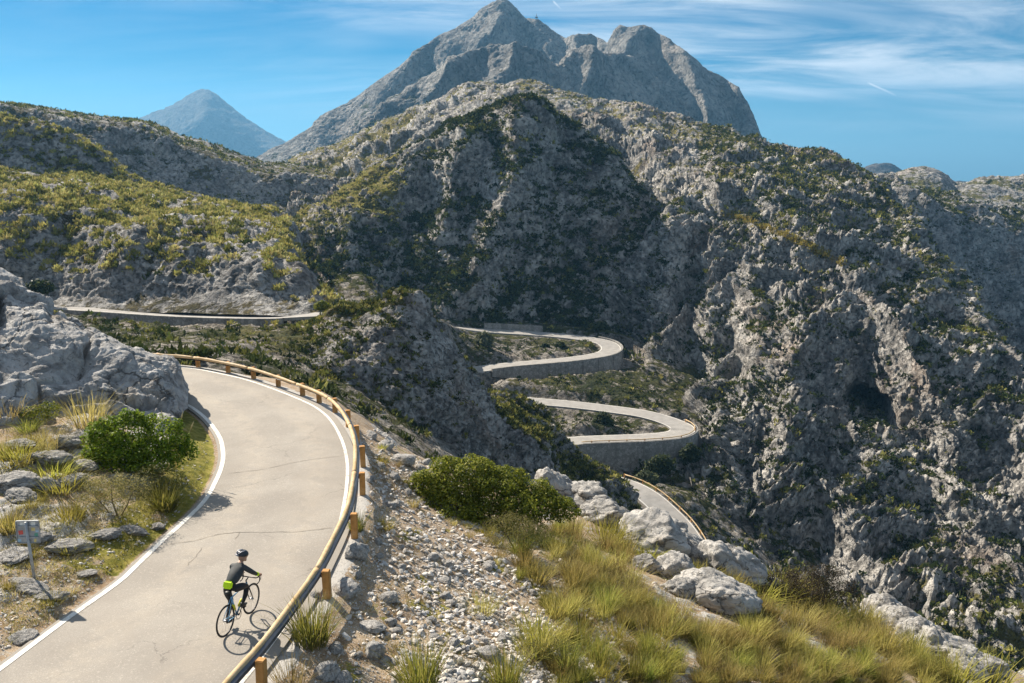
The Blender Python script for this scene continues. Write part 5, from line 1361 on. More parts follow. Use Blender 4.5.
    for q, s in ((RP, -1), (LP, 1)):
        sh = MB(); x, y, z = q[0], s * 0.135, q[2]
        sh.tube([(x - 0.105, y, z + 0.06), (x - 0.07, y, z + 0.075), (x - 0.02, y, z + 0.055), (x + 0.05, y, z + 0.04), (x + 0.11, y, z + 0.032)], [0.03, 0.043, 0.044, 0.04, 0.022], 10, flat=0.9)
        sh.tube([(x - 0.06, y, z + 0.07), (x - 0.065, y, z + 0.13)], [0.04, 0.038], 10)
        sh.build('shoe', shoe, body)
rider()
# ------------------------------------------------------------------ scrub on the hills: thousands of small tufts, beyond counting
def tuft_cloud(name, pos, size, col, n_sh=24, seed=0, upright=0.0, colvar=0.25, flatten=0.75):
    """each tuft a dome of small leaf-like faces"""
    r = np.random.default_rng(seed); N = len(pos)
    ph = r.uniform(0, 2 * np.pi, (N, n_sh)); cz = r.uniform(0.0, 1.0, (N, n_sh)); sr = np.sqrt(1 - cz * cz)
    rad = r.uniform(0.55, 1.0, (N, n_sh))
    d = np.stack([np.cos(ph) * sr, np.sin(ph) * sr, cz * flatten], -1)
    stretch = r.uniform(0.7, 1.35, (N, 1, 3))
    c = pos[:, None] + d * rad[..., None] * size[:, None, None] * stretch
    tng = np.stack([-np.sin(ph), np.cos(ph), 0 * ph], -1) + r.normal(0, .5, (N, n_sh, 3))
    up = d * (0.4 + upright) + np.array([0, 0, 0.5 + upright]) + r.normal(0, .35, (N, n_sh, 3))
    tng /= np.linalg.norm(tng, axis=-1, keepdims=True); up /= np.linalg.norm(up, axis=-1, keepdims=True)
    s = (size[:, None] * r.uniform(0.26, 0.50, (N, n_sh)))[..., None]
    a = c - tng * s * (0.75 - 0.4 * min(upright, 1)) - up * s * 0.3
    b = c + tng * s * (0.75 - 0.4 * min(upright, 1)) - up * s * 0.3
    e = c + up * s * (0.9 + upright)
    V = np.stack([a, b, e], 2).reshape(-1, 3)
    f = np.arange(len(V)).reshape(-1, 3)
    cc = col[:, None, :] * r.uniform(1 - colvar, 1 + colvar, (N, n_sh, 1)) * r.uniform(0.92, 1.08, (N, n_sh, 3))
    C = np.repeat(cc.reshape(-1, 3), 3, axis=0)
    o = link(name, mesh_np(name, V, f, M['scrub'], False, cols={'Col': np.clip(C, 0, 1)}))
    return tag(o, kind='stuff')
PAL = np.array([(0.022, 0.032, 0.010), (0.036, 0.050, 0.014), (0.058, 0.072, 0.018), (0.13, 0.135, 0.032), (0.25, 0.24, 0.06), (0.37, 0.34, 0.10), (0.47, 0.42, 0.16)])
def pal(t):
    t = np.clip(t, 0, 1) * (len(PAL) - 1.001); i = t.astype(int); f = (t - i)[:, None]
    return PAL[i] * (1 - f) + PAL[np.minimum(i + 1, len(PAL) - 1)] * f
def scatter(surf, n, smin, smax, tone, seed, vmin=0.35, sel=None, power=2.0, clump=None):
    S = SURF[surf]; r = np.random.default_rng(seed)
    P = S['P']; N = S['N']
    P4 = (P[:-1, :-1] + P[1:, :-1] + P[1:, 1:] + P[:-1, 1:]) / 4
    A = np.linalg.norm(np.cross(P[1:, :-1] - P[:-1, :-1], P[:-1, 1:] - P[:-1, :-1]), axis=2)
    w = np.clip(S['veg'][:-1, :-1] - vmin + 0.25, 0, None)
    if clump: w = w * np.clip(0.5 + 1.7 * fbm(P4.reshape(-1, 3), clump, 3, 0.55, seed + 5).reshape(w.shape), 0.02, None)
    d = np.linalg.norm(P4 - np.array([0, 0, CAM_H]), axis=2)
    view = (P4 - np.array([0, 0, CAM_H])) / d[..., None]
    facing = np.clip(-(N[:-1, :-1] * view).sum(2) + 0.12, 0.0, None) > 0
    w = w * A * facing * np.clip(N[:-1, :-1, 2], 0.15, 1)
    if sel is not None: w = w * sel(S, P4)
    w = w.ravel(); w /= w.sum()
    i = r.choice(len(w), n, p=w)
    ii, jj = np.unravel_index(i, A.shape)
    u, v = r.uniform(0, 1, (2, n))
    pos = P[ii, jj] + (P[ii + 1, jj] - P[ii, jj]) * u[:, None] + (P[ii, jj + 1] - P[ii, jj]) * v[:, None]
    free = np.ones(n, bool)
    for k_, (Pr, hw) in ROADS.items():
        Pq = Pr[::3, :2]
        near = pos[:, 1] < 300
        d2 = np.full(n, 1e9)
        for q0 in range(0, n, 4000): d2[q0:q0 + 4000] = ((pos[q0:q0 + 4000, None, :2] - Pq[None]) ** 2).sum(2).min(1)
        free &= d2 > (hw + 1.7) ** 2
    pos, ii, jj = pos[free], ii[free], jj[free]; n = len(pos)
    s = smin + (smax - smin) * r.uniform(0, 1, n) ** power
    dry = S['dry'][ii, jj] if 'dry' in S else 0
    t = tone + 0.20 * r.normal(size=n) + 0.5 * dry
    pos[:, 2] -= s * 0.12
    return pos, s, pal(t), ii, jj

pos, s, c, ii, jj = scatter('front_hill', 4600, 0.5, 1.4, 0.74, 301, vmin=0.30, clump=6, power=1.3)
tuft_cloud('scrub', pos, s, c, 40, 301, upright=0.25, flatten=0.85)
pos, s, c, ii, jj = scatter('back_ridge', 5000, 0.5, 1.8, 0.42, 302, vmin=0.3, clump=22)
tuft_cloud('scrub', pos, s, c, 14, 302, upright=0.3)
pos, s, c, ii, jj = scatter('central_massif', 10000, 0.5, 2.1, 0.20, 303, vmin=0.25, clump=11, sel=lambda S, P: ~((S['us'][:-1, :-1] < 405) & (S['seg'][:-1, :-1] > 1.4)) * 1.0 + 0.05)
tuft_cloud('scrub', pos, s, c, 18, 303)
pos, s, c, ii, jj = scatter('central_massif', 1500, 0.5, 1.3, 0.72, 313, vmin=0.25, clump=9, sel=lambda S, P: ((S['us'][:-1, :-1] < 410) & (S['seg'][:-1, :-1] > 1.2)) * 1.0)
tuft_cloud('scrub', pos, s, c, 18, 313)
pos, s, c, ii, jj = scatter('right_massif', 20000, 0.45, 2.0, 0.24, 304, vmin=0.22, clump=10, sel=lambda S, P: ((S['us'][:-1, :-1] > 470) & ((S['seg'][:-1, :-1] < 4.8) | (S['us'][:-1, :-1] > 700))) * 1.0 + 0.06)
tuft_cloud('scrub', pos, s, c, 18, 304)
pos, s, c, ii, jj = scatter('right_massif', 3800, 0.5, 1.2, 0.80, 305, vmin=0.25, sel=lambda S, P: (S['seg'][:-1, :-1] > 4.6) * 1.0, clump=18)
tuft_cloud('scrub', pos, s, c, 12, 305, upright=0.4)
pos, s, c, ii, jj = scatter('canyon_wall', 2500, 0.8, 2.2, 0.22, 306, vmin=0.2, clump=20)
tuft_cloud('scrub', pos, s, c, 14, 306)
pos, s, c, ii, jj = scatter('knoll', 5500, 0.22, 0.8, 0.34, 307, vmin=0.30, clump=6)
tuft_cloud('scrub', pos, s, c, 22, 307, upright=0.3)
pos, s, c, ii, jj = scatter('knoll', 2600, 0.25, 0.65, 0.60, 308, vmin=0.3, sel=lambda S, P: (S['seg'][:-1, :-1] > 2.9) * 1.0)
tuft_cloud('scrub', pos, s, c, 22, 308, upright=0.5)
pos, s, c, ii, jj = scatter('valley', 11000, 0.3, 1.3, 0.34, 309, vmin=0.2, sel=lambda S, P: (S['keep'][:-1, :-1] > 0.85) * 1.0, clump=10)
tuft_cloud('scrub', pos, s, c, 20, 309, upright=0.2)

# the straw-yellow grassy shelf that runs down the right-hand ridge
def shelf():
    r = np.random.default_rng(77); pts = []
    line = np.array([(726, 212), (752, 222), (785, 236), (812, 248), (842, 264)])
    for k in range(420):
        t = r.uniform(0, 4 - 1e-6); i = int(t); q = line[i] + (line[i + 1] - line[i]) * (t - i)
        pts.append(surface_hit(q[0] + r.normal(0, 3), q[1] + r.normal(0, 2.0)))
    n = len(pts); tuft_cloud('grass', np.array(pts), r.uniform(.4, 1.0, n), np.array([(0.36, 0.29, 0.07)]) * r.uniform(.7, 1.15, (n, 1)), 16, 78, upright=.4)
shelf()

# ------------------------------------------------------------------ haze: the air between here and the mountain
def haze():
    mb = MB(); mb.box((0, 3000, 125), (8400, 6700, 660))
    m = bpy.data.materials.new('haze'); m.use_nodes = True
    w = NT(m.node_tree); w.n.clear()
    v = w.node('ShaderNodeVolumePrincipled'); v.inputs['Color'].default_value = (0.24, 0.60, 1.0, 1); v.inputs['Density'].default_value = 0.00010
    v.inputs['Anisotropy'].default_value = 0.25
    o = w.node('ShaderNodeOutputMaterial'); w.l.new(v.outputs[0], o.inputs['Volume'])
    tag(mb.build('haze', m), kind='stuff')
haze()
# ------------------------------------------------------------------ rocks near the road
rocks_mesh = {}
def rock_mesh(kind, seed):
    k = (kind, seed)
    if k not in rocks_mesh:
        if kind == 'loose': V, Fc = rock_verts(4, 400 + seed, 1.0, (1, 0.8, 0.62), flat=0.45)
        else: V, Fc = rock_verts(5, 500 + seed, 1.1, (1, 1, 1), flat=0.5, facets=12)
        rocks_mesh[k] = mesh_np('rock', V, Fc, M['rock' if kind == 'loose' else 'slab'], True)
    return rocks_mesh[k]
def px_m(p):
    return F / math.dist(p, (0, 0, CAM_H))
def put_rock(px, py, wpx, label, seed, hr=0.7, kind='loose', group=None, rot=None, cat='rock', name='rock', dr=1.0):
    p = hit(px, py)
    if p is None: return None
    s = wpx / px_m(p) / 2
    o = link(name, rock_mesh(kind, seed), None, p + np.array([0, 0, s * hr * 0.22]), (random.uniform(-.2, .2), random.uniform(-.2, .2), random.uniform(0, 6.28) if rot is None else rot))
    o.scale = (s, s * dr, s * hr) if kind != 'loose' else (s, s, s * hr / 0.62)
    return tag(o, label, cat, group)
for a in [(357, 556, 27, 'pale square-edged rock beside the third nearest rail post', 0, .75), (347, 593, 30, 'pale rounded rock right of the second nearest rail post', 1, .6),
          (328, 676, 24, 'grey boulder at the bottom edge left of the green tussock', 2, .9), (344, 681, 18, 'smaller grey boulder touching the bottom edge boulder pair', 3, .8), (375, 655, 24, 'rounded grey rock left of the upright green tussock', 4, .8),
          (372, 628, 26, 'flat pale rock lying between rail post and green tussock', 5, .35), (487, 655, 24, 'single pinkish pale rock at the lower edge of the gravel', 6, .6), (316, 597, 14, 'small rock tucked behind the second nearest rail post', 7, .8),
          (336, 650, 16, 'small bluish rock just above the bottom edge boulders', 1, .6), (388, 600, 20, 'angular stone in the shade strip beside the rail', 2, .6),
          (408, 437, 17, 'upright pale rock on the crest beside the rail bend', 4, 1.1), (389, 429, 15, 'grey crest rock nearest the rail bend', 0, 1.0), (403, 462, 26, 'flat pale crest rock above the scree', 5, .5), (386, 448, 18, 'broken grey rock between rail and crest', 3, .7), (372, 438, 14, 'small jagged rock close behind the rail bend', 6, .9),
          (420, 470, 15, 'pale stone between crest rock and green bush', 7, .7), (395, 478, 14, 'low grey stone left of the big green bush', 2, .6)]:
    put_rock(*a)
G_SCREE = 'loose stones on the scree'
r = random.Random(11); k = 0
while k < 70:
    px, py = r.uniform(350, 560), r.uniform(455, 683)
    if px < 352 + (560 - py) * 0.05 or px > 420 + (py - 455) * 0.75 + 30: continue
    if put_rock(px, py, r.uniform(6, 14), 'loose grey limestone stone lying on the scree right of the guard rail', r.randrange(8), r.uniform(.4, .8), group=G_SCREE): k += 1
G_LEFT = 'rocks on the left bank'
for a in [(22, 448, 34, 'flat pale rock slab below the outcrop at the left edge', 0, .35), (66, 447, 24, 'rounded grey rock in front of the outcrop left of the bush', 1, .8), (80, 441, 18, 'small grey rock touching the outcrop foot near the bush', 2, .8), (52, 462, 36, 'low bluish grey rock between yellow tufts', 3, .45), (84, 468, 22, 'broken pale rock left of the big green bush', 4, .5),
          (14, 486, 40, 'ribbed grey rock ledge at the left edge', 5, .5), (72, 484, 30, 'dark pitted rock above the sign', 6, .5), (48, 488, 24, 'narrow tilted grey rock above the sign', 7, .6), (24, 500, 30, 'layered grey rock behind the sign panel', 0, .4), (95, 492, 16, 'small pale rock left of the olive shrub', 1, .5),
          (28, 590, 36, 'low grey rock at the foot of the sign post', 2, .35), (52, 598, 26, 'flat rock right of the sign post foot', 3, .3), (12, 560, 30, 'grey rock left of the sign post', 4, .4), (70, 548, 34, 'long pale rock right of the sign panel', 5, .35), (105, 537, 30, 'low pale rock below the olive shrub', 6, .35), (135, 532, 26, 'pale ledge near the white road line below the shrubs', 7, .35), (158, 528, 18, 'small pale ledge touching the mossy verge', 0, .4), (85, 575, 20, 'small flat stone between sign and road', 1, .3), (20, 640, 24, 'pale flat stone near the road at the left edge', 2, .3), (40, 540, 26, 'grey rock directly behind the sign post', 3, .5)]:
    put_rock(a[0], a[1], a[2] * 1.1, a[3], a[4] % 7, a[5] * 0.85, 'slab', G_LEFT, random.uniform(-.5, .5), dr=random.uniform(.5, .8))
G_CREST = 'pale rock outcrops on the crest'
for px, py, wp, hr, lab, sd, rot, dr in [
    (655, 552, 76, .62, 'big smooth pale outcrop on the crest below the lowest road', 0, -.5, .8), (728, 577, 72, .55, 'long grey outcrop right of the smooth one on the crest', 1, -.5, .6), (712, 604, 84, .45, 'knobbly pale outcrop standing lowest among the crest rocks', 2, -.5, .6),
    (592, 513, 60, .4, 'long pale ledge right of the big green bush', 3, -.45, .45), (618, 527, 36, .4, 'pale slab between ledge and smooth outcrop', 4, -.4, .6), (648, 556, 40, .3, 'flat whitish slab in front of the smooth outcrop', 5, -.4, .6), (699, 533, 24, .8, 'small round rock peeping up beside the lowest road', 6, 0, .8), (566, 500, 34, .45, 'first low pale rock at the right end of the big green bush', 1, -.4, .6),
    (848, 592, 40, .5, 'pale rock just right of the dark dry shrub', 3, -.6, .7), (880, 615, 64, .5, 'long cracked pale outcrop below the dark dry shrub', 0, -.6, .5), (905, 633, 52, .5, 'pale blocky outcrop midway down the right crest', 2, -.6, .6), (938, 656, 62, .38, 'low white outcrop near the lower right corner', 4, -.45, .5), (972, 672, 54, .35, 'lowest flat pale outcrop at the lower right corner', 5, -.4, .5), (770, 590, 30, .5, 'small pale rock left of the dark dry shrub', 6, -.4, .6)]:
    put_rock(px, py, wp, lab, sd, hr * 1.35, 'slab', G_CREST, rot, 'rock outcrop', 'rock_outcrop', dr)

LEDGES = [[(556, 500), (600, 516), (650, 546), (690, 564), (752, 592)], [(832, 594), (862, 610), (905, 640), (985, 680)], [(640, 570), (690, 598), (740, 612)]]
r = random.Random(31)
for line, n in (([(556, 496), (600, 512), (650, 540), (690, 556), (752, 582)], 15), ([(832, 590), (862, 604), (905, 634), (985, 676)], 14), ([(640, 566), (690, 592), (740, 606)], 6)):
    for k in range(n):
        t = (k + r.uniform(.1, .9)) / n * (len(line) - 1); i = int(t); f = t - i
        put_rock(line[i][0] * (1 - f) + line[i + 1][0] * f + r.uniform(-6, 6), line[i][1] * (1 - f) + line[i + 1][1] * f + r.uniform(-5, 7), r.uniform(26, 54), 'jagged pale limestone block in the broken outcrop along the crest', r.randrange(7), r.uniform(.6, 1.0), 'slab', 'jagged blocks along the crest', r.uniform(-.9, .2), 'rock', 'rock', r.uniform(.5, .9))

# ------------------------------------------------------------------ gravel, too many stones to count
def gravel(name, n, region, smin, smax, seed):
    r = np.random.default_rng(seed)
    V1, F1 = ICO[1]; vars_ = []
    for k in range(14):
        q = V1 * r.uniform(0.6, 1.25, (len(V1), 1)) * np.array([1, r.uniform(.6, .9), r.uniform(.4, .7)]); vars_.append(q)
    vars_ = np.array(vars_)
    xs, ys = NEAR['xs'], NEAR['ys']
    pos = []; got = 0
    while got < n:
        px = r.uniform(region[0], region[2], 6000); py = r.uniform(region[1], region[3], 6000)
        ok = region[4](px, py, r); px, py = px[ok], py[ok]
        # sight line against the smooth slope, then settle on the ground
        Yv = np.full(len(px), 11.0); 
        xc = (px - CX) / F; yc = (CY - py) / F; yy = CP + yc * SP; rx = xc / yy; rz = (yc * CP - SP) / yy
        done = np.zeros(len(px), bool)
        for Y in np.arange(11, 52, 0.14):
            ix = np.clip(((rx * Y - xs[0]) / (xs[1] - xs[0]) + .5).astype(int), 0, len(xs) - 1); iy = int(np.clip((Y - ys[0]) / (ys[1] - ys[0]) + .5, 0, len(ys) - 1))
            h = (~done) & (CAM_H + rz * Y <= NEAR['Z'][iy, ix]); Yv[h] = Y - 0.07; done |= h
        Yv = Yv[done] + r.uniform(-.08, .08, done.sum()); X = rx[done] * Yv
        ix = np.clip(((X - xs[0]) / (xs[1] - xs[0]) + .5).astype(int), 0, len(xs) - 1); iy = np.clip(((Yv - ys[0]) / (ys[1] - ys[0]) + .5).astype(int), 0, len(ys) - 1)
        sdv = NEAR['sd'][iy, ix]
        keep = sdv > 0.42
        pos.append(np.c_[X, Yv, NEAR['Z'][iy, ix]][keep]); got += keep.sum()
    pos = np.concatenate(pos)[:n]
    s = smin * (smax / smin) ** (r.uniform(0, 1, n) ** 2.2)
    th = r.uniform(0, 6.283, n); c, sn = np.cos(th), np.sin(th)
    S = vars_[r.integers(0, 14, n)] * s[:, None, None]
    ty = r.normal(0, .35, n); z2 = S[..., 2] + S[..., 0] * np.sin(ty)[:, None]
    W = np.stack([S[..., 0] * c[:, None] - S[..., 1] * sn[:, None], S[..., 0] * sn[:, None] + S[..., 1] * c[:, None], z2], -1) + pos[:, None] + np.stack([0 * s, 0 * s, s * 0.18], 1)[:, None]
    Fa = (F1[None] + (np.arange(n) * len(V1))[:, None, None]).reshape(-1, 3)
    g = r.uniform(0.30, 0.66, n); warm = r.uniform(0.2, 1, n)[:, None]
    col = g[:, None] * ((1 - warm) * np.array([0.99, 0.985, 0.98]) + warm * np.array([1.05, 0.94, 0.80]))
    o = link(name, mesh_np(name, W.reshape(-1, 3), Fa, M['pebble'], False, cols={'Col': np.repeat(col, len(V1), 0)}))
    tag(o, kind='stuff')
M['pebble'] = attr_mat('pebbles', 0.9)
def band(px, py, r):
    """the scree: a diagonal tongue from the crest down to the right of the rail"""
    c = 395 + (py - 460) * 0.62; w_ = 45 + (py - 440) * 0.28
    d = np.abs(px - c) / w_
    return r.uniform(0, 1, len(px)) < np.exp(-d ** 2 * 1.1) * (px > 345)
gravel('gravel', 10000, (345, 430, 640, 690, band), 0.014, 0.11, 601)
gravel('gravel', 3800, (250, 500, 1000, 690, lambda px, py, r: r.uniform(0, 1, len(px)) < 0.6), 0.012, 0.05, 602)
gravel('gravel', 2600, (0, 440, 210, 683, lambda px, py, r: r.uniform(0, 1, len(px)) < 0.6), 0.012, 0.06, 603)

# ------------------------------------------------------------------ grass tussocks
def blades(n, r0, h, lean, wid, cols, seed, droop=0.5, heads=0.0, nseg=4):
    r = np.random.default_rng(seed)
    az = r.uniform(0, 6.283, n); rr = r0 * np.sqrt(r.uniform(0, 1, n)); L = h * r.uniform(0.55, 1.1, n)
    ln = lean * r.uniform(0.15, 1.0, n) * (0.35 + rr / r0)
    az2 = az + r.normal(0, .5, n)
    base = np.stack([np.cos(az) * rr, np.sin(az) * rr, -0.04 * np.ones(n)], 1)
    dirv = np.stack([np.cos(az2), np.sin(az2), 0 * az2], 1)
    sidev = np.stack([-np.sin(az2 + r.normal(0, .8, n)), np.cos(az2), 0 * az2], 1)
    rows = []
    for k in range(nseg + 1):
        t = k / nseg
        out = ln * (t + droop * t * t); up = L * (t - droop * 0.38 * ln / (lean + 1e-6) * t * t)
        c = base + dirv * (out * L)[:, None] + np.array([0, 0, 1.0]) * up[:, None]
        w_ = wid * (1 - 0.85 * t) * (0.8 + 0.4 * r.uniform(0, 1, n))
        rows += [c - sidev * w_[:, None], c + sidev * w_[:, None]]
    V = np.stack(rows, 1); m = V.shape[1]
    q = np.array([[2 * k, 2 * k + 1, 2 * k + 3, 2 * k + 2] for k in range(nseg)])
    Fa = (q[None] + (np.arange(n) * m)[:, None, None]).reshape(-1, 4)
    cols = np.array(cols); ci = r.uniform(0, len(cols) - 1.001, n); i = ci.astype(int); f = (ci - i)[:, None]
    C = cols[i] * (1 - f) + cols[i + 1] * f
    t = np.repeat(np.linspace(0, 1, nseg + 1), 2)[None, :, None]
    tip = np.array([0.46, 0.39, 0.14]); that = np.array([0.24, 0.19, 0.09]); C = C[:, None] * (1 - 0.45 * t ** 2) + tip * 0.45 * t ** 2; bt = 0.6 * np.clip(1 - t / 0.35, 0, 1); C = C * (1 - bt) + that * bt
    return V.reshape(-1, 3), Fa, C.reshape(-1, 3)
GREEN = [(0.07, 0.105, 0.012), (0.16, 0.20, 0.022), (0.28, 0.29, 0.04), (0.42, 0.37, 0.09)]
GOLD = [(0.10, 0.11, 0.018), (0.24, 0.215, 0.04), (0.40, 0.32, 0.085), (0.52, 0.42, 0.15)]
STRAW = [(0.20, 0.17, 0.05), (0.38, 0.31, 0.10), (0.50, 0.41, 0.16)]
YEL = [(0.14, 0.15, 0.02), (0.28, 0.26, 0.03), (0.42, 0.36, 0.07)]
def tuss(spec, seed):
    return mesh_np('grass_tussock', *blades(*spec[:6], seed, *spec[6:])[:2], M['grass'], False, cols={'Col': blades(*spec[:6], seed, *spec[6:])[2]})
TUS = {
    'green': [tuss((300, 0.24, 0.80, 0.40, 0.0085, GREEN, 0.7), 700 + k) for k in range(3)],
    'gold': [tuss((260, 0.26, 0.80, 0.50, 0.0085, GOLD, 0.5), 710 + k) for k in range(5)],
    'straw': [tuss((200, 0.26, 0.62, 0.50, 0.0055, STRAW, 0.7), 720 + k) for k in range(3)],
    'yellow': [tuss((170, 0.20, 0.34, 0.62, 0.0062, YEL, 0.6), 730 + k) for k in range(3)],
}
def tussock(px, py, hpx, kind, label, group=None, wide=1.0):
    p = hit(px, py)
    if p is None: return
    m = random.choice(TUS[kind]); h0 = {'green': .80, 'gold': .78, 'straw': .6, 'yellow': .32}[kind]
    s = hpx / px_m(p) / h0
    o = link('grass_tussock', m, None, p, (random.uniform(-.08, .08), random.uniform(-.08, .08), random.uniform(0, 6.28)))
    o.scale = (s * wide, s * wide, s)
    return tag(o, label, 'grass tussock', group)
for a in [(312, 643, 50, 'green', 'tall yellow-green tussock at the foot of the second nearest rail post', None, 1.0), (421, 690, 58, 'green', 'upright bright green tussock alone on the gravel near the bottom edge', None, .85), (506, 688, 44, 'green', 'green tussock at the bottom edge below the gravel tongue', None, 1.0),
          (291, 688, 36, 'straw', 'dry straw tussock beside the nearest rail post', None, .8), (357, 530, 20, 'green', 'small green tuft beside the third nearest rail post', None, 1.1), (384, 527, 9, 'yellow', 'tiny green tuft on bare soil right of the rail', None, 1.5),
          (567, 668, 30, 'green', 'green tussock right of the gravel beside the low brown shrub', None, 1.0), (598, 662, 30, 'green', 'leaning green tussock between gravel and golden grass', None, 1.0), (633, 680, 32, 'green', 'bright green tussock at the bottom edge centre right', None, 1.0), (578, 683, 26, 'green', 'short green tussock at the bottom edge left of the bright one', None, 1.1),
          (646, 650, 20, 'green', 'small fresh green tuft in front of the golden grass', None, 1.2), (663, 676, 22, 'green', 'dull green tuft at the bottom edge below the golden grass', None, 1.2), (482, 612, 20, 'straw', 'thin dry tuft at the right edge of the gravel', None, 1.3), (540, 655, 30, 'gold', 'brownish tussock between the gravel and the green tussocks', None, 1.1),
          (165, 508, 26, 'green', 'green spiky tuft on the mossy verge below the shrubs', None, 1.3), (62, 490, 17, 'yellow', 'yellow tuft above the sign on the left bank', None, 1.6), (69, 520, 16, 'yellow', 'small yellow-green tuft right of the sign panel', None, 1.3), (12, 462, 17, 'yellow', 'yellow tuft below the flat slab at the left edge', None, 1.6), (44, 448, 22, 'straw', 'pale dry tuft in front of the outcrop foot', None, 1.4), (52, 474, 14, 'yellow', 'low yellow tuft between the grey rocks', None, 1.8),
          (10, 532, 20, 'gold', 'olive tuft left of the sign panel', None, 1.5), (8, 420, 24, 'straw', 'brown grass tuft against the outcrop at the left edge', None, 1.5), (88, 424, 34, 'straw', 'tall brown dry grass against the outcrop left of the bush', None, 1.2), (20, 456, 14, 'yellow', 'smaller yellow tuft right of the one at the left edge below the flat slab', None, 1.5), (28, 432, 14, 'green', 'small green tuft at the outcrop foot', None, 1.6),
          (97, 350, 10, 'yellow', 'yellow tuft growing on the outcrop crest', None, 1.5)]:
    tussock(*a)
def in_poly(x, y, poly):
    c = False; n = len(poly)
    for i in range(n):
        (x1, y1), (x2, y2) = poly[i], poly[i - 1]
        if (y1 > y) != (y2 > y) and x < (x2 - x1) * (y - y1) / (y2 - y1) + x1: c = not c
    return c
r = random.Random(21)
def grass_field(poly, n, kinds, hmin, hmax, label, group, mind=7, avoid=None):
    xs = [p[0] for p in poly]; ys = [p[1] for p in poly]; pts = []; t = 0
    while len(pts) < n and t < 20000:
        t += 1
        x, y = r.uniform(min(xs), max(xs)), r.uniform(min(ys), max(ys))
        if not in_poly(x, y, poly) or any((x - a) ** 2 + (2 * (y - b)) ** 2 < mind ** 2 for a, b in pts): continue
        if avoid and avoid(x, y): continue
        if any(abs(y - 6 - np.interp(x, [q[0] for q in ln], [q[1] for q in ln])) < 10 and ln[0][0] < x < ln[-1][0] for ln in LEDGES) and r.random() < .85: continue
        pts.append((x, y))
    for x, y in pts:
        tussock(x, y, r.uniform(hmin, hmax), r.choice(kinds), label, group, r.uniform(.9, 1.3))
track_gap = lambda x, y: abs((y - 560) - (x - 640) * 0.72) < 7 and 620 < x < 715
grass_field([(515, 545), (560, 530), (600, 535), (640, 565), (700, 600), (690, 640), (650, 635), (600, 625), (545, 620), (520, 590)], 76, ['gold', 'gold', 'green', 'straw'], 14, 24, 'golden grass tussock in the dense patch right of the gravel', 'golden tussocks right of the gravel', 7.5, track_gap)
grass_field([(655, 565), (700, 590), (760, 610), (840, 630), (905, 655), (950, 690), (700, 690), (690, 650), (712, 625), (670, 590)], 125, ['gold', 'gold', 'green', 'gold', 'straw'], 11, 22, 'golden green grass tussock on the lower right slope', 'golden tussocks on the lower right slope', 7.5, track_gap)
grass_field([(520, 620), (600, 630), (690, 655), (690, 690), (520, 690)], 26, ['green', 'gold', 'yellow'], 12, 24, 'small green grass tuft on stony ground at the bottom edge', 'small tufts along the bottom edge', 13)
grass_field([(590, 535), (640, 545), (700, 575), (760, 600), (745, 606), (690, 596), (640, 570)], 20, ['gold', 'yellow'], 12, 22, 'short grass tuft among the pale crest rocks', 'tufts among the crest rocks', 10)
grass_field([(770, 590), (800, 575), (850, 600), (920, 645), (1000, 690), (940, 690), (860, 640), (790, 612)], 34, ['gold', 'green', 'yellow'], 14, 26, 'grass tuft beside the pale rocks on the lower right crest', 'tufts on the lower right crest', 10)
grass_field([(0, 430), (110, 430), (100, 520), (60, 600), (0, 640)], 26, ['yellow', 'straw', 'yellow'], 6, 12, 'small yellow grass tuft among rocks on the left bank', 'small tufts on the left bank', 14)
grass_field([(365, 440), (420, 470), (440, 500), (520, 560), (500, 570), (400, 500)], 14, ['yellow', 'straw'], 5, 11, 'tiny dry grass tuft on the scree edge', 'tiny tufts on the scree', 14)

# low ground cover between the tussocks, beyond counting
def ground_cover(name, poly, n, cols, h0, h1, seed):
    r = np.random.default_rng(seed); xs = [p[0] for p in poly]; ys = [p[1] for p in poly]; Vs, Fs, Cs, o = [], [], [], 0; k = 0
    for _ in range(n * 4):
        x, y = r.uniform(min(xs), max(xs)), r.uniform(min(ys), max(ys))
        if not in_poly(x, y, poly): continue
        p = hit(x, y)
        if p is None: continue
        st = NEAR['xs'][1] - NEAR['xs'][0]; i = int((p[0] - NEAR['xs'][0]) / st); j = int((p[1] - NEAR['ys'][0]) / st)
        if NEAR['sd'][min(j, len(NEAR['ys']) - 1), min(i, len(NEAR['xs']) - 1)] < 0.35: continue
        V, Fa, C = blades(int(r.integers(14, 34)), r.uniform(.06, .22), r.uniform(h0, h1), 0.9, 0.006, cols, int(r.integers(1e6)), 0.5, nseg=2)
        Vs.append(V + p); Fs.append(Fa + o); Cs.append(C * r.uniform(.8, 1.15)); o += len(V); k += 1
        if k >= n: break
    tag(link(name, mesh_np(name, np.concatenate(Vs), np.concatenate(Fs), M['grass'], False, cols={'Col': np.concatenate(Cs)})), kind='stuff')
ground_cover('grass', [(0, 430), (120, 425), (200, 440), (215, 470), (150, 545), (40, 630), (0, 650)], 900, YEL, .05, .16, 951)
ground_cover('grass', [(0, 430), (120, 425), (190, 440), (150, 530), (40, 620), (0, 650)], 350, STRAW, .08, .22, 952)
ground_cover('grass', [(350, 440), (430, 470), (520, 560), (700, 600), (1000, 690), (330, 690), (345, 560)], 700, GOLD, .06, .18, 953)

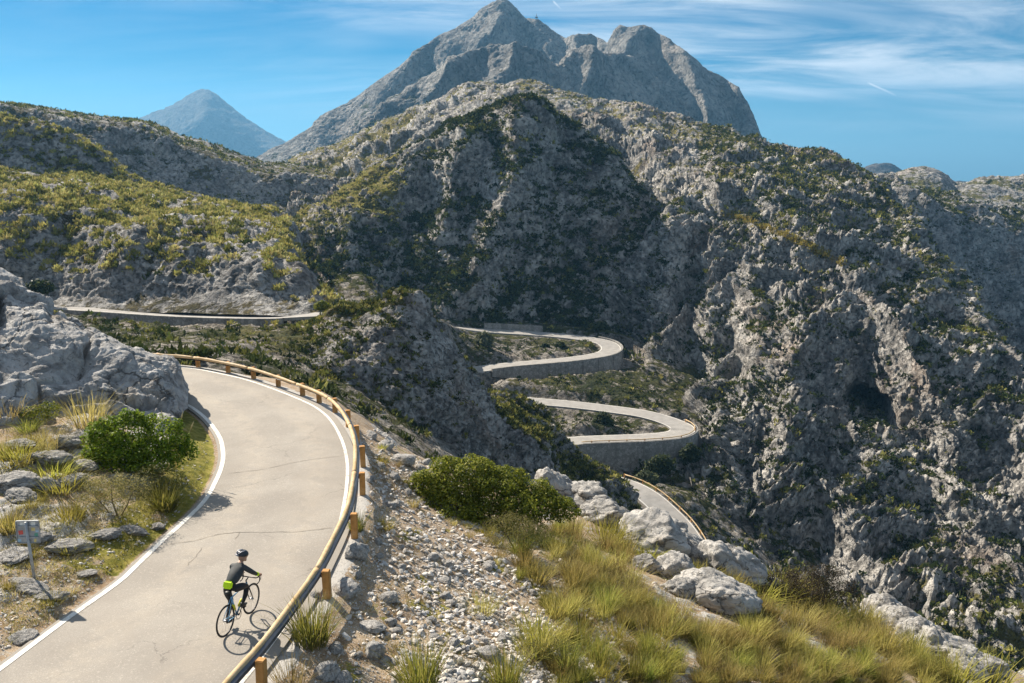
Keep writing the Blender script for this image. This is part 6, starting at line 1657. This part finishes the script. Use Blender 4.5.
# ------------------------------------------------------------------ bushes: leaves through the whole crown, on a few stems
def leaf_cloud(lumps, n, leaf, cols, seed, asp=0.55, shell=0.45):
    r = np.random.default_rng(seed)
    lum = np.array(lumps, float)                                   # x y z rx ry rz
    wts = lum[:, 3] * lum[:, 4] * lum[:, 5]; wts = wts ** 0.72; wts /= wts.sum()
    k = r.choice(len(lum), n, p=wts)
    d = r.normal(size=(n, 3)); d /= np.linalg.norm(d, axis=1, keepdims=True)
    rad = 1 - shell * r.uniform(0, 1, n) ** 1.6
    bump = 1 + 0.22 * fbm(d * 2.2 + lum[k, :3] * 3, 1.0, 2, .5, seed)
    c = lum[k, :3] + d * (rad * bump)[:, None] * lum[k, 3:]
    keep = c[:, 2] > -0.05; c = c[keep]; d = d[keep]; k = k[keep]; n = len(c)
    nrm = d + r.normal(0, .55, (n, 3)) + np.array([0, 0, .35]); nrm /= np.linalg.norm(nrm, axis=1, keepdims=True)
    t = np.cross(nrm, r.normal(size=(n, 3))); t /= np.linalg.norm(t, axis=1, keepdims=True); b = np.cross(nrm, t)
    s = (leaf * r.uniform(.6, 1.3, n))[:, None]
    V = np.stack([c - t * s, c + b * s * asp, c + t * s, c - b * s * asp], 1)
    cols = np.array(cols); ci = np.clip(r.normal(.5, .28, n) + 0.25 * (r.uniform(0, 1, len(lum))[k] - .5), 0, .999) * (len(cols) - 1); i = ci.astype(int); f = (ci - i)[:, None]
    C = cols[i] * (1 - f) + cols[i + 1] * f
    return V.reshape(-1, 3), np.arange(4 * n).reshape(-1, 4), np.repeat(C, 4, 0)
M['stem'] = plain('twigs', (0.11, 0.085, 0.06), 0.9)
def bush(name, px, py, lumps_px, n, leaf, cols, label, cat, seed, group=None, asp=0.55, shell=0.45, stems=7, depth=0.8, base=None):
    """lumps_px: (dx, dy up, half width, half height) in photo pixels about the foot, turned into metres"""
    p = hit(px, py) if base is None else base
    u = 1 / px_m(p)
    rr = random.Random(seed); L = []
    for q in lumps_px:
        dx, dz, hw, hh = q[:4]; dy = q[4] if len(q) > 4 else rr.uniform(-.25, .25) * hw
        L.append((dx * u, dy * u, dz * u, hw * u, hw * u * depth, hh * u))
    if n > 1500:                                                     # sprigs that break the outline
        for q in list(L):
            for _ in range(7):
                d = Vector((rr.gauss(0, 1), rr.gauss(0, 1), abs(rr.gauss(0, 1)) * .9)).normalized(); k_ = rr.uniform(.16, .34)
                L.append((q[0] + d.x * q[3] * .95, q[1] + d.y * q[4] * .95, q[2] + d.z * q[5] * .95, q[3] * k_, q[4] * k_, q[5] * k_ * 1.2))
    t = empty(name, p); tag(t, label, cat, group)
    V, Fa, C = leaf_cloud(L, n, leaf, cols, seed, asp, shell)
    link('foliage', mesh_np('foliage', V, Fa, M['leaf'], False, cols={'Col': C}), t)
    mb = MB()
    for k in range(stems):
        l = L[k % len(L)]; e = (l[0] + rr.uniform(-.3, .3) * l[3], l[1] + rr.uniform(-.3, .3) * l[4], l[2] + 0.3 * l[5])
        s0 = (l[0] * 0.35 + rr.uniform(-.1, .1) * l[3], l[1] * 0.35, -0.1)
        mid = tuple((a + b) / 2 + rr.uniform(-.06, .06) for a, b in zip(s0, e))
        w_ = 0.03 * min(1.0, l[3] * 1.2); mb.tube([s0, mid, e], [w_, w_ * .75, w_ * .35], 6)
    mb.build('stem', M['stem'], t)
    return t
BRIGHT = [(0.05, 0.08, 0.008), (0.10, 0.165, 0.012), (0.19, 0.27, 0.02), (0.32, 0.37, 0.04)]
MIDG = [(0.055, 0.078, 0.011), (0.12, 0.15, 0.016), (0.22, 0.24, 0.026), (0.37, 0.35, 0.05)]
OLIVE = [(0.10, 0.105, 0.03), (0.19, 0.18, 0.05), (0.30, 0.26, 0.09), (0.40, 0.34, 0.16)]
DARK = [(0.018, 0.018, 0.012), (0.035, 0.030, 0.020), (0.06, 0.045, 0.03), (0.09, 0.075, 0.045)]
bush('bush', 133, 465, [(-22, 26, 20, 17), (2, 31, 21, 18), (28, 30, 17, 17), (-10, 15, 28, 13), (36, 12, 14, 12), (-34, 10, 12, 9), (8, 44, 11, 7), (-18, 40, 11, 7), (22, 14, 18, 12), (44, 22, 9, 9), (54, 14, 8, 10), (-12, 4, 30, 9), (22, 4, 26, 9)], 17000, 0.045, BRIGHT, 'dense bright green bush at the foot of the outcrop', 'bush', 801, depth=.8)
bush('shrub', 118, 516, [(-14, 14, 22, 20), (10, 16, 22, 22), (-2, 26, 20, 14)], 6000, 0.030, OLIVE, 'olive brown twiggy shrub on the left bank near the road', 'shrub', 802, asp=.25)
bush('shrub', 158, 494, [(-6, 10, 18, 15), (10, 12, 17, 14)], 4500, 0.030, [MIDG[1], OLIVE[0], OLIVE[1], OLIVE[2]], 'rounded dull green shrub between olive shrub and bright bush', 'shrub', 803, asp=.3)
bush('bush', 486, 520, [(-60, 34, 18, 14), (-44, 36, 26, 20), (-18, 34, 30, 22), (8, 26, 30, 22), (34, 16, 28, 20), (58, 12, 24, 16), (76, 8, 16, 12), (-30, 16, 30, 18, -14), (0, 6, 28, 18, -16), (30, -4, 26, 16, -14), (-52, 22, 18, 14, -10), (20, 36, 20, 14, 12), (-10, 48, 22, 13, 10), (50, 24, 18, 13, 12), (-40, 52, 16, 9, 12)], 42000, 0.045, MIDG, 'very large spreading green bush right of the scree', 'bush', 804, stems=14)
bush('shrub', 520, 552, [(-12, 18, 22, 20), (10, 14, 20, 18), (0, 28, 18, 12), (-24, 8, 14, 12)], 6500, 0.028, [OLIVE[0], OLIVE[1], (0.16, 0.14, 0.06), OLIVE[2]], 'dull olive shrub in front of the very large bush', 'shrub', 805, asp=.25)
bush('shrub', 632, 543, [(-6, 8, 14, 10), (8, 5, 13, 9)], 2600, 0.03, DARK, 'small dark shrub on the pale crest slab', 'shrub', 806, asp=.3)
bush('shrub', 806, 606, [(-20, 14, 22, 18), (4, 20, 26, 20), (28, 10, 20, 17), (-4, 6, 32, 14), (14, 32, 16, 9)], 17000, 0.036, DARK, 'dark dry shrub among the golden grass on the crest', 'shrub', 807, asp=.3)
bush('shrub', 548, 664, [(-14, 10, 18, 13), (8, 12, 18, 13)], 3200, 0.022, [DARK[2], OLIVE[0], OLIVE[1], OLIVE[2]], 'low brown shrub beside the green tussocks at the bottom', 'shrub', 808, asp=.3)
bush('shrub', 44, 424, [(-6, 8, 12, 10), (6, 12, 10, 9)], 1800, 0.03, MIDG, 'small green shrub against the outcrop foot', 'shrub', 809)
bush('shrub', 106, 458, [(0, 10, 12, 12), (-6, 4, 10, 7)], 1800, 0.028, [MIDG[1], OLIVE[1], OLIVE[2], OLIVE[3]], 'pale flowering shrub at the left side of the bright bush', 'shrub', 810, asp=.4)
def stalks():
    p = hit(172, 468); t = empty('dry_reed', p); tag(t, 'tall dry reed stalks leaning in front of the bright bush', 'reed')
    rr = random.Random(3); sm = plain('dry reed', (0.46, 0.36, 0.18), 0.8)
    for k in range(7):
        a = rr.uniform(-.25, .75); L = rr.uniform(1.0, 1.7); b = (rr.uniform(-.2, .2), rr.uniform(-.2, .1), -0.05)
        e = (b[0] + math.sin(a) * L * .6, b[1] + rr.uniform(-.2, .2), L * .95); m_ = tuple((x + y) / 2 + (0.06 if i == 2 else 0) for i, (x, y) in enumerate(zip(b, e)))
        mb = MB(); mb.tube([b, m_, e], [.009, .007, .005], 5); st = mb.build('stalk', sm, t)
        pl = MB(); d = np.array(e) - np.array(m_); d /= np.linalg.norm(d); pl.tube([np.array(e) - d * .05, np.array(e) + d * .10, np.array(e) + d * .26], [.008, .024, .004], 6); pl.build('seed_head', sm, st)
stalks()
# far single shrubs and small trees
def far_bush(px, py, Y, wpx, hpx, label, seed, cols=MIDG, cat='shrub', name='shrub', n=900):
    p = at(px, py, Y); bush(name, px, py, [(-wpx * .22, hpx * .35, wpx * .34, hpx * .42), (wpx * .2, hpx * .42, wpx * .34, hpx * .45), (0, hpx * .6, wpx * .3, hpx * .38), (wpx * .05, hpx * .3, wpx * .45, hpx * .35)], n, 1.6 / px_m(p), cols, label, cat, seed, base=p, stems=3)
DG = [(0.014, 0.026, 0.008), (0.026, 0.042, 0.012), (0.045, 0.062, 0.018), (0.08, 0.09, 0.03)]
far_bush(75, 203, 221, 17, 13, 'lone round dark bush on the left hillside', 821, DG, 'bush', 'bush')
far_bush(484, 346, 236, 18, 16, 'pale round olive tree inside the upper hairpin', 822, [(0.05, 0.065, 0.03), (0.09, 0.105, 0.05), (0.14, 0.15, 0.08), (0.2, 0.2, 0.11)], 'tree', 'olive_tree')
far_bush(602, 432, 193.5, 22, 22, 'round dark green bush inside the lower hairpin', 823, DG, 'bush', 'bush', 1400)
far_bush(396, 308, 124, 26, 20, 'lone olive tree on top of the knoll', 824, [(0.03, 0.042, 0.014), (0.055, 0.065, 0.02), (0.10, 0.10, 0.035), (0.16, 0.14, 0.05)], 'tree', 'olive_tree', 1800)
far_bush(660, 474, 178, 30, 22, 'dark bush below the tall wall of the lower hairpin', 825, DG, 'bush', 'bush', 1500)
far_bush(690, 462, 182, 20, 20, 'dark bush at the outer corner of the lower hairpin', 826, DG, 'bush', 'bush', 1200)
far_bush(645, 487, 172, 26, 18, 'grey-green bush just above the lowest road', 827, [(0.04, 0.055, 0.025), (0.07, 0.085, 0.04), (0.11, 0.125, 0.06), (0.15, 0.16, 0.08)], 'bush', 'bush', 1200)
far_bush(40, 294, 150, 24, 14, 'dark bush beside the road on the left hillside', 828, DG, 'bush', 'bush', 900)
far_bush(322, 310, 139, 14, 10, 'small bush at the end of the left hillside road', 829, MIDG, 'bush', 'bush', 700)
far_bush(600, 330, 262, 16, 10, 'dark bush above the bend of the upper hairpin', 830, DG, 'bush', 'bush', 700)
far_bush(560, 348, 246, 10, 7, 'low dark bush nearest the bend inside the upper hairpin', 831, DG, 'bush', 'bush', 500)
far_bush(545, 349, 245, 9, 6, 'smallest low dark bush inside the upper hairpin left of its neighbour', 832, DG, 'bush', 'bush', 500)
